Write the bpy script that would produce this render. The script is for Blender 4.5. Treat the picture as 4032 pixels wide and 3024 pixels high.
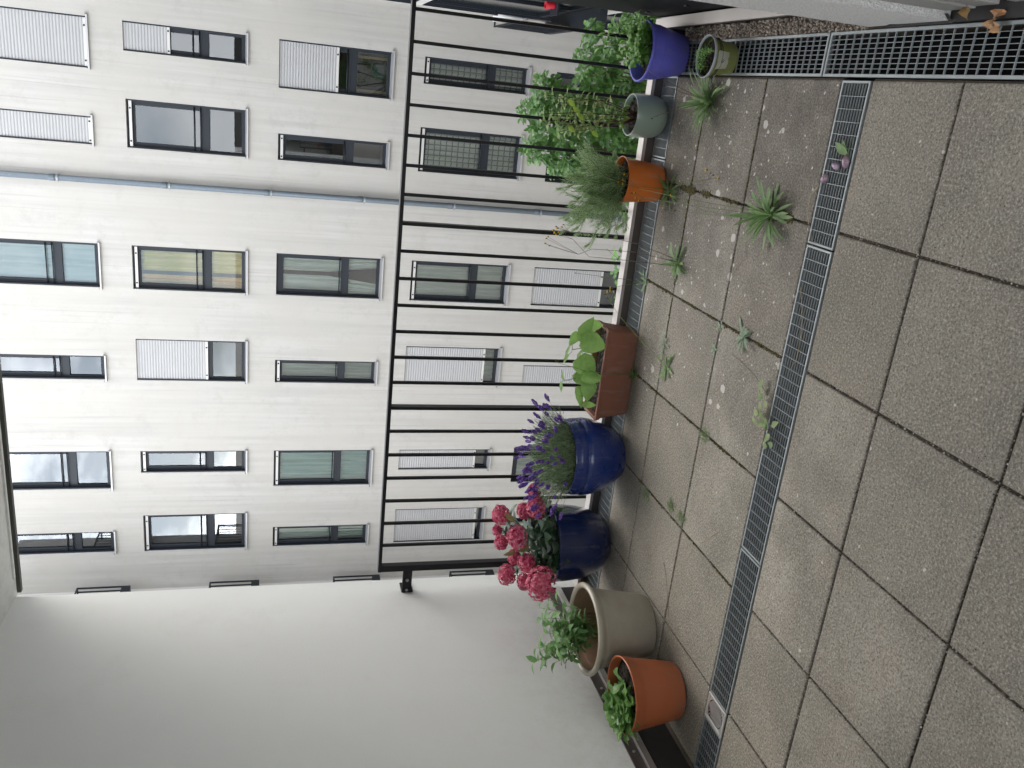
import bpy, bmesh, math, random
from mathutils import Vector, Matrix, Quaternion
R = math.radians
rnd = random.Random(7)
for o in list(bpy.data.objects): bpy.data.objects.remove(o)
sc = bpy.context.scene
COL = sc.collection

# ------------------------------------------------------------------ camera
cam_d = bpy.data.cameras.new('camera'); cam = bpy.data.objects.new('camera', cam_d); COL.objects.link(cam)
F_ = Vector((-0.3233, 0.9086, -0.2648)).normalized()
RT = Vector((0.9405, 0.3395, 0.0150)); RT = (RT - F_ * RT.dot(F_)).normalized()
UP = RT.cross(F_)
m = Matrix.Identity(4)                     # the phone was held upright but the picture is stored lying on its side
for i in range(3):
    m[i][0] = -UP[i]; m[i][1] = RT[i]; m[i][2] = -F_[i]
m[2][3] = 1.816
cam.matrix_world = m
cam_d.sensor_width = 36; cam_d.lens = 3325.96 / 4032 * 36
cam_d.clip_start = 0.02; cam_d.clip_end = 400
sc.camera = cam

# ------------------------------------------------------------------ sky and sun
SUN_EL, SUN_AZ = R(44), R(28)            # azimuth: direction the light comes from, measured from +y towards +x
w = bpy.data.worlds.new('World'); sc.world = w; w.use_nodes = True
nt = w.node_tree; nt.nodes.clear()
out = nt.nodes.new('ShaderNodeOutputWorld'); bg = nt.nodes.new('ShaderNodeBackground')
sky = nt.nodes.new('ShaderNodeTexSky'); sky.sky_type = 'NISHITA'; sky.sun_disc = False
sky.sun_elevation = SUN_EL; sky.sun_rotation = SUN_AZ; sky.air_density = 1.0; sky.dust_density = 2.5
tc = nt.nodes.new('ShaderNodeTexCoord'); mp = nt.nodes.new('ShaderNodeMapping'); mp.inputs['Scale'].default_value = (1.6, 1.6, 3.2)
no = nt.nodes.new('ShaderNodeTexNoise'); no.inputs['Scale'].default_value = 2.2; no.inputs['Detail'].default_value = 9; no.inputs['Roughness'].default_value = .58
cr = nt.nodes.new('ShaderNodeValToRGB'); cr.color_ramp.elements[0].position = .40; cr.color_ramp.elements[1].position = .60
cr.color_ramp.elements[0].color = (.22, .22, .22, 1); cr.color_ramp.elements[1].color = (1, 1, 1, 1)
cl = nt.nodes.new('ShaderNodeMixRGB'); cl.inputs[1].default_value = (5.6, 6.0, 6.9, 1); cl.inputs[2].default_value = (13, 12.9, 12.6, 1)
n2 = nt.nodes.new('ShaderNodeTexNoise'); n2.inputs['Scale'].default_value = 5; n2.inputs['Detail'].default_value = 7
mx = nt.nodes.new('ShaderNodeMixRGB')
L = nt.links.new
L(tc.outputs['Generated'], mp.inputs[0]); L(mp.outputs[0], no.inputs['Vector']); L(mp.outputs[0], n2.inputs['Vector'])
L(no.outputs[0], cr.inputs[0]); L(n2.outputs[0], cl.inputs[0]); L(cr.outputs[0], mx.inputs[0])
dt = nt.nodes.new('ShaderNodeVectorMath'); dt.operation = 'DOT_PRODUCT'; dt.inputs[1].default_value = (-.66, -.74, .18)   # brighter cloud added low behind the camera so the left windows reflect it
mr_ = nt.nodes.new('ShaderNodeMapRange'); mr_.interpolation_type = 'SMOOTHSTEP'; mr_.inputs[1].default_value = .89; mr_.inputs[2].default_value = .975; mr_.inputs[3].default_value = 1; mr_.inputs[4].default_value = 5.0
sl = nt.nodes.new('ShaderNodeVectorMath'); sl.operation = 'SCALE'
L(tc.outputs['Generated'], dt.inputs[0]); L(dt.outputs['Value'], mr_.inputs[0]); L(cl.outputs[0], sl.inputs[0]); L(mr_.outputs[0], sl.inputs['Scale'])
L(sky.outputs[0], mx.inputs[1]); L(sl.outputs[0], mx.inputs[2]); L(mx.outputs[0], bg.inputs[0])
bg.inputs[1].default_value = 0.15; L(bg.outputs[0], out.inputs[0])
sd = bpy.data.lights.new('sun', 'SUN'); sd.energy = 1.5; sd.angle = R(60); sd.color = (1, .96, .9)
so = bpy.data.objects.new('sun', sd); COL.objects.link(so)
sdir = Vector((math.sin(SUN_AZ) * math.cos(SUN_EL), math.cos(SUN_AZ) * math.cos(SUN_EL), math.sin(SUN_EL)))
so.rotation_euler = sdir.to_track_quat('Z', 'Y').to_euler(); so.location = (0, 0, 30)
vs = sc.view_settings; vs.view_transform = 'Standard'; vs.look = 'None'; vs.gamma = 1; vs.exposure = 1.38
sc.cycles.max_bounces = 8; sc.cycles.diffuse_bounces = 5; sc.cycles.glossy_bounces = 4
sc.cycles.transparent_max_bounces = 12; sc.cycles.caustics_reflective = False; sc.cycles.caustics_refractive = False
sc.cycles.sample_clamp_indirect = 6; sc.cycles.use_denoising = True

# ------------------------------------------------------------------ material helpers
class NT:
    def __init__(s, name):
        s.m = bpy.data.materials.new(name); s.m.use_nodes = True; s.t = s.m.node_tree; s.t.nodes.clear()
        s.out = s.t.nodes.new('ShaderNodeOutputMaterial'); s.b = s.t.nodes.new('ShaderNodeBsdfPrincipled')
        s.l(s.b.outputs[0], s.out.inputs[0]); s.tc = s.t.nodes.new('ShaderNodeTexCoord')
    def n(s, t, **k):
        x = s.t.nodes.new('ShaderNode' + t)
        for a, b in k.items(): setattr(x, a, b)
        return x
    def l(s, a, b): s.t.links.new(a, b)
    def coords(s, scale=(1, 1, 1), rot=(0, 0, 0)):
        q = s.n('Mapping'); q.inputs['Scale'].default_value = scale; q.inputs['Rotation'].default_value = rot
        s.l(s.tc.outputs['Object'], q.inputs[0]); return q.outputs[0]
    def noise(s, scale, detail=4, rough=.55, co=None, dist=0):
        x = s.n('TexNoise'); x.inputs['Scale'].default_value = scale; x.inputs['Detail'].default_value = detail
        x.inputs['Roughness'].default_value = rough; x.inputs['Distortion'].default_value = dist
        s.l(co or s.tc.outputs['Object'], x.inputs['Vector']); return x.outputs[0]
    def vor(s, scale, co=None, feature='F1', rand=1):
        x = s.n('TexVoronoi'); x.feature = feature; x.inputs['Scale'].default_value = scale; x.inputs['Randomness'].default_value = rand
        s.l(co or s.tc.outputs['Object'], x.inputs['Vector']); return x.outputs
    def ramp(s, f, *stops, interp='LINEAR'):
        x = s.n('ValToRGB'); e = x.color_ramp.elements; x.color_ramp.interpolation = interp
        for i, (p, c) in enumerate(stops):
            q = e[i] if i < 2 else e.new(p)
            q.position = p; q.color = (c, c, c, 1) if isinstance(c, (int, float)) else (*c, 1)
        s.l(f, x.inputs[0]); return x.outputs[0]
    def mix(s, f, a, b, mode='MIX'):
        x = s.n('MixRGB', blend_type=mode)
        for i, v in ((0, f), (1, a), (2, b)):
            if isinstance(v, (int, float)): x.inputs[i].default_value = v if i == 0 else (v, v, v, 1)
            elif isinstance(v, tuple): x.inputs[i].default_value = (*v, 1)
            else: s.l(v, x.inputs[i])
        return x.outputs[0]
    def math(s, op, a, b=0):
        x = s.n('Math', operation=op)
        for i, v in ((0, a), (1, b)):
            if isinstance(v, (int, float)): x.inputs[i].default_value = v
            else: s.l(v, x.inputs[i])
        return x.outputs[0]
    def island(s):
        return s.n('NewGeometry').outputs['Random Per Island']
    def bump(s, h, strength=.3, dist=.01):
        x = s.n('Bump'); x.inputs['Strength'].default_value = strength; x.inputs['Distance'].default_value = dist
        s.l(h, x.inputs['Height']); s.l(x.outputs[0], s.b.inputs['Normal']); return x.outputs[0]
    def col(s, c):
        if isinstance(c, tuple): s.b.inputs['Base Color'].default_value = (*c, 1)
        else: s.l(c, s.b.inputs['Base Color'])
    def set(s, **k):
        for a, v in k.items():
            i = s.b.inputs[{'rough': 'Roughness', 'metal': 'Metallic', 'spec': 'Specular IOR Level', 'coat': 'Coat Weight', 'coatr': 'Coat Roughness', 'sheen': 'Sheen Weight'}[a]]
            if isinstance(v, (int, float)): i.default_value = v
            else: s.l(v, i)
        return s
def plain(name, c, rough=.6, metal=0, var=.12, scale=30, bump=.1, bd=.002, spec=.5):
    n = NT(name); f = n.noise(scale, 5)
    n.col(n.mix(f, tuple(v * (1 - var) for v in c), tuple(min(1, v * (1 + var)) for v in c)))
    n.set(rough=rough, metal=metal, spec=spec)
    if bump: n.bump(f, bump, bd)
    return n.m
M = {}
# facade plaster
def plaster(name, base, streak=.5, grain=160, gb=.25):
    n = NT(name); v = n.coords((5, 5, .16)); s1 = n.noise(1.5, 4, .55, v); s2 = n.noise(.8, 4, .5); s3 = n.noise(2.6, 10, .8)
    dk = lambda k, w=(1, 1, 1): tuple(c * (1 - k * streak) * q for c, q in zip(base, w))
    a = n.mix(n.ramp(s1, (.38, 0), (.60, 1)), dk(.13), base)
    b = n.mix(n.ramp(s3, (.50, 0), (.70, 1)), a, dk(.20, (1, .985, .96)))
    v2 = n.coords((17, 17, .22)); s4 = n.noise(1.0, 3, .5, v2)
    b = n.mix(n.math('MULTIPLY', n.ramp(s4, (.60, 0), (.68, 1)), .5 * streak), b, dk(.30))
    c = n.mix(n.ramp(s2, (.35, 0), (.75, 1)), b, tuple(x * y for x, y in zip(base, (.94, .925, .89))))
    st = n.vor(.55)[0]; c = n.mix(n.math('MULTIPLY', n.ramp(st, (.008, 1), (.022, 0)), .5 * streak), c, (.25, .19, .13))
    n.col(c); n.set(rough=.92, spec=.2); n.bump(n.noise(grain, 3), gb, .004); return n.m
M['facade'] = plaster('facade_plaster', (.435, .423, .40), 1.0, 45, .35)
M['wing'] = plaster('wing_plaster', (.62, .61, .59), .5)
def smooth_wall():
    n = NT('smooth_wall_paint'); a = n.noise(1.3, 4); b = n.noise(14, 6)
    c = n.mix(n.ramp(a, (.3, 0), (.8, 1)), (.80, .81, .80), (.76, .77, .765)); c = n.mix(n.math('MULTIPLY', n.ramp(n.noise(2.2, 8, .75), (.55, 0), (.75, 1)), .5), c, (.70, .70, .685)); 
    sx = n.n('SeparateXYZ'); n.l(n.tc.outputs['Object'], sx.inputs[0]); mr = n.n('MapRange'); mr.inputs[1].default_value = .2; mr.inputs[2].default_value = .75; mr.inputs[3].default_value = 1; mr.inputs[4].default_value = 0; n.l(sx.outputs[2], mr.inputs[0])
    c = n.mix(n.math('MULTIPLY', n.math('MULTIPLY', mr.outputs[0], n.ramp(n.noise(11, 8, .8), (.45, 0), (.65, 1))), .4), c, (.50, .48, .44)); sp = n.vor(2.2)[0]
    c = n.mix(n.ramp(sp, (0, 1), (.010, 1), (.016, 0)), c, (.45, .42, .38))
    n.col(c); n.set(rough=.85, spec=.25); n.bump(n.noise(110, 4, .7), .5, .003); return n.m
M['wall'] = smooth_wall()
def render_wall():
    n = NT('rough_render'); v = n.noise(130, 3, .6); h = n.ramp(v, (.38, 0), (.62, 1)); d = n.noise(3, 5)
    n.col(n.mix(h, n.mix(d, (.74, .72, .69), (.80, .78, .75)), (.92, .90, .87))); n.set(rough=.95, spec=.15); n.bump(h, .9, .006); return n.m
M['render'] = render_wall()
# concrete paving slabs
def slab():
    n = NT('concrete_slab'); isl = n.island()
    big = n.noise(2.3, 6, .6); fine = n.noise(125, 7, .8); mid = n.noise(26, 7, .7)
    base = n.mix(isl, (.275, .252, .205), (.455, .422, .358))
    c = n.mix(n.ramp(big, (.38, 0), (.62, 1)), base, (.235, .222, .183))
    c = n.mix(n.math('MULTIPLY', n.ramp(n.noise(3.7, 5, .6, n.coords((1, 1, 1), (0, 0, 1))), (.5, 0), (.75, 1)), .4), c, (.43, .35, .29))
    c = n.mix(n.ramp(mid, (.35, 0), (.65, 1)), n.mix(.4, c, (.2, .18, .15)), c)
    c = n.mix(n.math('MULTIPLY', n.ramp(fine, (.40, 1), (.475, 0)), .95), c, (.13, .115, .10))
    c = n.mix(n.math('MULTIPLY', n.ramp(fine, (.53, 0), (.62, 1)), .7), c, (.62, .58, .52))
    # dark pores
    po = n.vor(34)[0]; c = n.mix(n.math('MULTIPLY', n.ramp(po, (.05, 1), (.10, 0)), n.ramp(n.noise(5, 2), (.5, 0), (.6, 1))), c, (.03, .026, .022))
    # weathered, lichen-spotted zone near the open right-hand edge of the terrace
    sx = n.n('SeparateXYZ'); n.l(n.tc.outputs['Object'], sx.inputs[0]); mr = n.n('MapRange'); mr.inputs[1].default_value = -1.5; mr.inputs[2].default_value = -.05
    n.l(sx.outputs[0], mr.inputs[0]); my = n.n('MapRange'); my.inputs[1].default_value = 2.52; my.inputs[2].default_value = 2.66; n.l(sx.outputs[1], my.inputs[0])
    zone = n.math('MULTIPLY', mr.outputs[0], my.outputs[0])
    dark = n.math('MULTIPLY', zone, n.ramp(n.noise(6, 7, .7), (.33, .15), (.62, 1)))
    c = n.mix(n.math('MULTIPLY', dark, .92), c, n.mix(n.ramp(fine, (.4, 0), (.6, 1)), (.085, .075, .065), (.24, .215, .185)))
    dv = n.n('VectorMath', operation='ADD'); nn = n.n('TexNoise'); nn.inputs['Scale'].default_value = 60; n.l(n.tc.outputs['Object'], nn.inputs['Vector'])
    sc_ = n.n('VectorMath', operation='SCALE'); n.l(nn.outputs['Color'], sc_.inputs[0]); sc_.inputs['Scale'].default_value = .016
    n.l(n.tc.outputs['Object'], dv.inputs[0]); n.l(sc_.outputs[0], dv.inputs[1])
    vo = n.n('TexVoronoi'); vo.inputs['Scale'].default_value = 13; n.l(dv.outputs[0], vo.inputs['Vector'])
    sp = n.n('SeparateColor'); n.l(vo.outputs['Color'], sp.inputs[0])
    rad = n.math('ADD', n.math('MULTIPLY', n.math('POWER', sp.outputs[0], 3), .20), .07)
    li = n.math('LESS_THAN', vo.outputs['Distance'], rad)
    keep = n.math('GREATER_THAN', n.math('ADD', zone, n.math('MULTIPLY', sp.outputs[1], .42)), n.math('ADD', .40, n.math('MULTIPLY', sp.outputs[2], .62)))
    li = n.math('MULTIPLY', n.math('MULTIPLY', li, keep), my.outputs[0])
    c = n.mix(n.math('MULTIPLY', li, .85), c, n.mix(mid, (.50, .48, .43), (.72, .69, .64)))
    v3_ = n.n('TexVoronoi'); v3_.inputs['Scale'].default_value = 47; n.l(dv.outputs[0], v3_.inputs['Vector']); s3_ = n.n('SeparateColor'); n.l(v3_.outputs['Color'], s3_.inputs[0])
    l3 = n.math('MULTIPLY', n.math('LESS_THAN', v3_.outputs['Distance'], n.math('MULTIPLY', s3_.outputs[1], .30)), n.math('GREATER_THAN', n.math('ADD', n.math('MULTIPLY', zone, .25), s3_.outputs[0]), .985))
    c = n.mix(n.math('MULTIPLY', l3, .85), c, (.66, .63, .57))
    n.col(c); n.set(rough=.93, spec=.2)
    h = n.mix(.5, fine, n.ramp(po, (.03, 0), (.10, 1))); n.bump(h, .55, .003); return n.m
M['slab'] = slab()
def soil():
    n = NT('soil'); f = n.noise(120, 6, .7); g = n.vor(90)[0]
    c = n.mix(f, (.012, .009, .006), (.05, .036, .025)); c = n.mix(n.ramp(g, (.06, 1), (.12, 0)), c, (.13, .10, .075))
    n.col(c); n.set(rough=.95); n.bump(f, 1, .006); return n.m
M['soil'] = soil()
M['joint'] = plain('joint_dirt', (.075, .06, .042), .95, 0, .6, 90, .8, .004)
def steel(name='galvanised_steel', a=(.20, .225, .23), b=(.31, .335, .34), rough=.55):
    n = NT(name); f = n.vor(45)[1]; g = n.noise(8, 6)
    s = n.n('SeparateColor'); n.l(f, s.inputs[0])
    n.col(n.mix(n.math('MULTIPLY', s.outputs[0], .5), n.mix(g, a, b), b)); n.set(metal=.35, rough=n.ramp(g, (.3, rough - .08), (.8, rough + .15))); return n.m
M['steel'] = steel()
M['alu'] = plain('brushed_aluminium', (.62, .62, .61), .38, .7, .06, 20, .05)
M['sill'] = plain('sill_sheet_metal', (.40, .40, .40), .4, .35, .05, 9, .03)
M['coping'] = plain('coping_sheet', (.43, .40, .37), .45, .25, .1, 14, .05)
M['brown'] = plain('brown_metal_upstand', (.085, .07, .062), .5, .2, .2, 5, .04)
M['darkup'] = plain('dark_membrane', (.035, .032, .03), .8, 0, .25, 20, .1)
M['rail'] = plain('black_coated_steel', (.011, .0105, .013), .45, 0, .2, 12, .03, spec=.25)
M['void'] = plain('drain_channel_dark', (.0045, .0045, .006), .85, 0, .3, 30, .1, spec=.1)
M['frame'] = plain('anthracite_window_frame', (.013, .017, .023), .5, 0, .12, 10, .0, spec=.3)
M['gasket'] = plain('black_gasket', (.005, .005, .006), .7, 0, .1, 10, 0, spec=.2)
M['shutter'] = plain('grey_shutter_slats', (.345, .345, .345), .5, 0, .05, 4, 0)
M['bar'] = plain('light_shutter_end_bar', (.50, .49, .47), .45, 0, .04, 6, 0)
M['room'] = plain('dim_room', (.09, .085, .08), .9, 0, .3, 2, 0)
M['white'] = plain('white_paint', (.76, .755, .74), .6, 0, .04, 10, .02)
M['reveal'] = plain('reveal_plaster', (.72, .715, .70), .85, 0, .05, 30, .05)
M['zinc'] = steel('zinc_pipe', (.085, .105, .125), (.15, .18, .205), .6)
def glass():
    n = NT('window_glass'); g = n.n('BsdfGlossy'); g.inputs['Roughness'].default_value = .004; g.inputs['Color'].default_value = (.93, .97, 1, 1)
    t = n.n('BsdfTransparent'); t.inputs['Color'].default_value = (.92, .97, .95, 1); f = n.n('Fresnel'); f.inputs['IOR'].default_value = 2.05
    x = n.n('MixShader'); n.l(f.outputs[0], x.inputs[0]); n.l(t.outputs[0], x.inputs[1]); n.l(g.outputs[0], x.inputs[2]); n.l(x.outputs[0], n.out.inputs[0]); return n.m
M['glass'] = glass()
def curtain(name, c1, c2, stripes=0):
    n = NT(name); v = n.coords((14, 1, .6)); f = n.noise(1.2, 4, .6, v)
    c = n.mix(n.ramp(f, (.3, 0), (.7, 1)), c1, c2)
    if stripes:
        br = n.n('TexBrick'); br.offset = 0; br.inputs['Scale'].default_value = 1; br.inputs['Brick Width'].default_value = .11; br.inputs['Row Height'].default_value = .13
        br.inputs['Mortar Size'].default_value = .012; v3 = n.coords((1, 1, 1), (R(90), 0, 0)); n.l(v3, br.inputs['Vector'])
        c = n.mix(n.math('MULTIPLY', br.outputs['Fac'], .8), c, (.14, .2, .19))
    n.col(c); n.set(rough=.9); return n.m
M['c_yellow'] = curtain('yellow_curtain', (.62, .50, .10), (.88, .76, .28))
M['c_orange'] = curtain('amber_curtain', (.70, .42, .10), (.82, .55, .2))
M['c_green'] = curtain('pale_green_curtain', (.60, .70, .64), (.90, .94, .90))
M['c_teal'] = curtain('teal_curtain', (.16, .38, .35), (.38, .62, .57))
M['c_dark'] = curtain('grey_green_curtain', (.22, .30, .26), (.48, .56, .5))
M['c_check'] = curtain('checked_curtain', (.62, .68, .62), (.90, .93, .86), 1)
M['c_white'] = curtain('white_blind', (.62, .74, .72), (.78, .86, .84))

# ------------------------------------------------------------------ mesh helpers
class MB:
    def __init__(s): s.v = []; s.f = []; s.mi = []
    def add(s, vs_, fs_, k=0):
        b = len(s.v); s.v += [tuple(v) for v in vs_]; s.f += [tuple(b + i for i in f) for f in fs_]; s.mi += [k] * len(fs_); return s
    def box(s, x0, y0, z0, x1, y1, z1, k=0):
        v = [(x, y, z) for z in (z0, z1) for y in (y0, y1) for x in (x0, x1)]
        return s.add(v, [(0, 2, 3, 1), (4, 5, 7, 6), (0, 1, 5, 4), (2, 6, 7, 3), (0, 4, 6, 2), (1, 3, 7, 5)], k)
    def quad(s, a, b, c, d, k=0): return s.add([a, b, c, d], [(0, 1, 2, 3)], k)
    def lathe(s, c, prof, seg=48, k=0, cap=True):
        b = []; n = len(prof)
        for r, z in prof: b += [(c[0] + r * math.cos(2 * math.pi * i / seg), c[1] + r * math.sin(2 * math.pi * i / seg), c[2] + z) for i in range(seg)]
        f = [(j * seg + i, j * seg + (i + 1) % seg, (j + 1) * seg + (i + 1) % seg, (j + 1) * seg + i) for j in range(n - 1) for i in range(seg)]
        if cap: f.append(tuple(range(seg - 1, -1, -1)))
        return s.add(b, f, k)
    def tube(s, pts, r0, r1=None, seg=6, k=0):
        r1 = r0 if r1 is None else r1; pts = [Vector(p) for p in pts]; n = len(pts); vv = []; ref = Vector((.31, .87, .38))
        for i, p in enumerate(pts):
            t = (pts[min(i + 1, n - 1)] - pts[max(i - 1, 0)]).normalized()
            a = t.cross(ref); a = a.normalized() if a.length > .05 else t.orthogonal().normalized(); b = t.cross(a)
            r = r0 + (r1 - r0) * i / max(1, n - 1)
            vv += [p + (a * math.cos(2 * math.pi * j / seg) + b * math.sin(2 * math.pi * j / seg)) * r for j in range(seg)]
        f = [(i * seg + j, i * seg + (j + 1) % seg, (i + 1) * seg + (j + 1) % seg, (i + 1) * seg + j) for i in range(n - 1) for j in range(seg)]
        f += [tuple(range(seg - 1, -1, -1)), tuple((n - 1) * seg + j for j in range(seg))]
        return s.add(vv, f, k)
    def leaf(s, p, d, up, Ln, W, kind='ovate', droop=.5, fold=.25, n=4, k=0, wav=0):
        """a blade: midrib starts at p along d, bends towards the ground by droop radians, halves folded up"""
        d = Vector(d).normalized(); up = Vector(up); side = d.cross(up)
        side = side.normalized() if side.length > 1e-3 else d.orthogonal().normalized()
        nrm = side.cross(d).normalized(); p = Vector(p); vv = []; st = Ln / n
        for i in range(n + 1):
            t = i / n
            if kind == 'ovate': wd = math.sin(math.pi * min(1, (t * .94 + .06)) ** .75)
            elif kind == 'lance': wd = math.sin(math.pi * (t * .92 + .08) ** 1.1) * .95
            elif kind == 'strap': wd = min(1, .45 + t * 1.5) * (1 if t < .7 else (1 - t) / .3 * .95 + .05)
            elif kind == 'spoon': wd = .28 + .9 * math.sin(math.pi * (.02 + t * .97) ** 1.9)
            elif kind == 'heart': wd = [.62, 1.0, .86, .55, .04][min(4, round(t * 4))] if n == 4 else max(.04, math.sin(math.pi * (t * .78 + .22)))
            if i == n: wd = min(wd, .06)
            h = W / 2 * wd; wv = wav * math.sin(t * 9 + k) * h
            vv += [p - side * h + nrm * (fold * h + wv), p, p + side * h + nrm * (fold * h - wv)]
            a = droop / n
            q = Quaternion(side, -a); d = q @ d; nrm = q @ nrm; p = p + d * st
        f = []
        for i in range(n):
            b = i * 3; f += [(b, b + 1, b + 4, b + 3), (b + 1, b + 2, b + 5, b + 4)]
        return s.add(vv, f, k)
    def blob(s, c, r, rx=1, ry=1, rz=1, k=0, rot=0):
        t = (1 + 5 ** .5) / 2; q = [(-1, t, 0), (1, t, 0), (-1, -t, 0), (1, -t, 0), (0, -1, t), (0, 1, t), (0, -1, -t), (0, 1, -t), (t, 0, -1), (t, 0, 1), (-t, 0, -1), (-t, 0, 1)]
        f = [(0, 11, 5), (0, 5, 1), (0, 1, 7), (0, 7, 10), (0, 10, 11), (1, 5, 9), (5, 11, 4), (11, 10, 2), (10, 7, 6), (7, 1, 8), (3, 9, 4), (3, 4, 2), (3, 2, 6), (3, 6, 8), (3, 8, 9), (4, 9, 5), (2, 4, 11), (6, 2, 10), (8, 6, 7), (9, 8, 1)]
        ca, sa = math.cos(rot), math.sin(rot); k_ = r / 1.902; vv = []
        for x, y, z in q:
            x, y, z = x * k_ * rx, y * k_ * ry, z * k_ * rz; vv.append((c[0] + x * ca - y * sa, c[1] + x * sa + y * ca, c[2] + z))
        return s.add(vv, f, k)
    def build(s, name, mats, parent=None, smooth=False, bevel=0, loc=None, sharp=None):
        o0 = Vector(ORG.get(parent.name, (0, 0, 0))) if parent else Vector(loc or (0, 0, 0))
        me = bpy.data.meshes.new(name); me.from_pydata([tuple(Vector(v) - o0) for v in s.v], [], s.f)
        mats = mats if isinstance(mats, (list, tuple)) else [mats]
        for q in mats: me.materials.append(M[q] if isinstance(q, str) else q)
        if len(mats) > 1: me.polygons.foreach_set('material_index', s.mi)
        if smooth: me.polygons.foreach_set('use_smooth', [True] * len(me.polygons))
        me.update()
        if sharp is not None:
            try: me.set_sharp_from_angle(angle=R(sharp))
            except Exception: pass
        o = bpy.data.objects.new(name, me); COL.objects.link(o); ORG[o.name] = tuple(o0)
        if parent: o.parent = parent
        else: o.location = o0
        if bevel:
            b = o.modifiers.new('bevel', 'BEVEL'); b.width = bevel; b.segments = 2; b.limit_method = 'ANGLE'
        return o
ORG = {}
def thing(name, label, cat, loc=(0, 0, 0), group=None, kind=None):
    o = bpy.data.objects.new(name, None); COL.objects.link(o); o.location = loc; o.empty_display_size = .1
    ORG[o.name] = tuple(loc); tag(o, label, cat, group, kind); return o
def tag(o, label=None, cat=None, group=None, kind=None):
    for a, b in (('label', label), ('category', cat), ('group', group), ('kind', kind)):
        if b: o[a] = b
    return o
def struct(o, label=None, cat=None): return tag(o, label, cat, None, 'structure')

# ------------------------------------------------------------------ opposite apartment building
FY = 18.5; XL, XR_ = -11.83, 1.48
zb = [5.40, 2.545, -.305, -3.20, -6.05]; WH = 2.235
# column: (row -> x left, x right)
def colx(c, r):
    wide0 = r % 2 == 0
    return {'A': (-.37, .54) if wide0 else (.01, .54), 'B': (-1.775, -1.25) if wide0 else (-1.775, -.86), 'C': (-4.62, -3.71),
            'D': (-6.63, -6.10) if wide0 else (-6.63, -5.70), 'E': (-9.21, -8.30) if wide0 else (-8.83, -8.30), 'F': (-10.82, -10.29) if wide0 else (-10.83, -9.90)}[c]
# state: (shutter drop fraction, curtain, number of safety rails)
ST = {(0, 'A'): (1, None, 0), (0, 'B'): (1, None, 0), (0, 'C'): (0, 'c_white', 2), (0, 'D'): (0, None, 2), (0, 'E'): (0, None, 2), (0, 'F'): (0, None, 2),
      (1, 'A'): (.38, None, 2), (1, 'B'): (.04, None, 2), (1, 'C'): (.03, 'c_yellow', 2), (1, 'D'): (.64, None, 2), (1, 'E'): (.03, None, 2), (1, 'F'): (.03, None, 2),
      (2, 'A'): (.53, None, 1), (2, 'B'): (.05, None, 1), (2, 'C'): (.02, 'c_green', 1), (2, 'D'): (.03, 'c_dark', 1), (2, 'E'): (.04, 'c_teal', 1), (2, 'F'): (.04, 'c_dark', 1),
      (3, 'A'): (.05, 'c_check', 1), (3, 'B'): (.03, 'c_check', 1), (3, 'C'): (.05, 'c_green', 1), (3, 'D'): (.86, 'c_dark', 1), (3, 'E'): (.86, None, 1), (3, 'F'): (.93, None, 1),
      (4, 'A'): (0, None, 1), (4, 'B'): (0, None, 1), (4, 'C'): (.78, None, 1), (4, 'D'): (1, None, 0), (4, 'E'): (0, 'c_dark', 1), (4, 'F'): (0, None, 1)}
bld = thing('apartment_building', 'long white plastered apartment facade across the courtyard with staggered dark framed windows', 'building', (0, FY, -9))
openings = []
for (r, c) in ST: x0, x1 = colx(c, r); openings.append((x0, x1, zb[r], zb[r] + WH))
xs = sorted({XL, XR_} | {v for o in openings for v in o[:2]}); zs = sorted({-9, 7.95} | {v for o in openings for v in o[2:]})
wb = MB()
for i in range(len(xs) - 1):
    for j in range(len(zs) - 1):
        cx, cz = (xs[i] + xs[i + 1]) / 2, (zs[j] + zs[j + 1]) / 2
        if any(a < cx < b and c_ < cz < d_ for a, b, c_, d_ in openings): continue
        wb.quad((xs[i], FY, zs[j]), (xs[i + 1], FY, zs[j]), (xs[i + 1], FY, zs[j + 1]), (xs[i], FY, zs[j + 1]))
RV = .17
for a, b, c_, d_ in openings:
    y = FY; y1 = FY + RV
    wb.quad((a, y, c_), (a, y, d_), (a, y1, d_), (a, y1, c_), 1); wb.quad((b, y, c_), (b, y1, c_), (b, y1, d_), (b, y, d_), 1)
    wb.quad((a, y, d_), (b, y, d_), (b, y1, d_), (a, y1, d_), 1); wb.quad((a, y, c_), (a, y1, c_), (b, y1, c_), (b, y, c_), 1)
wb.box(XL - 3, FY + 1.6, -9, XR_ + 4, FY + 2.2, 7.9)
wb.box(XL - 3, FY + .02, 7.95, XR_ + 4, FY + 2.2, 8.05)
wb.build('wall', ['facade', 'reveal'], bld)
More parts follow.
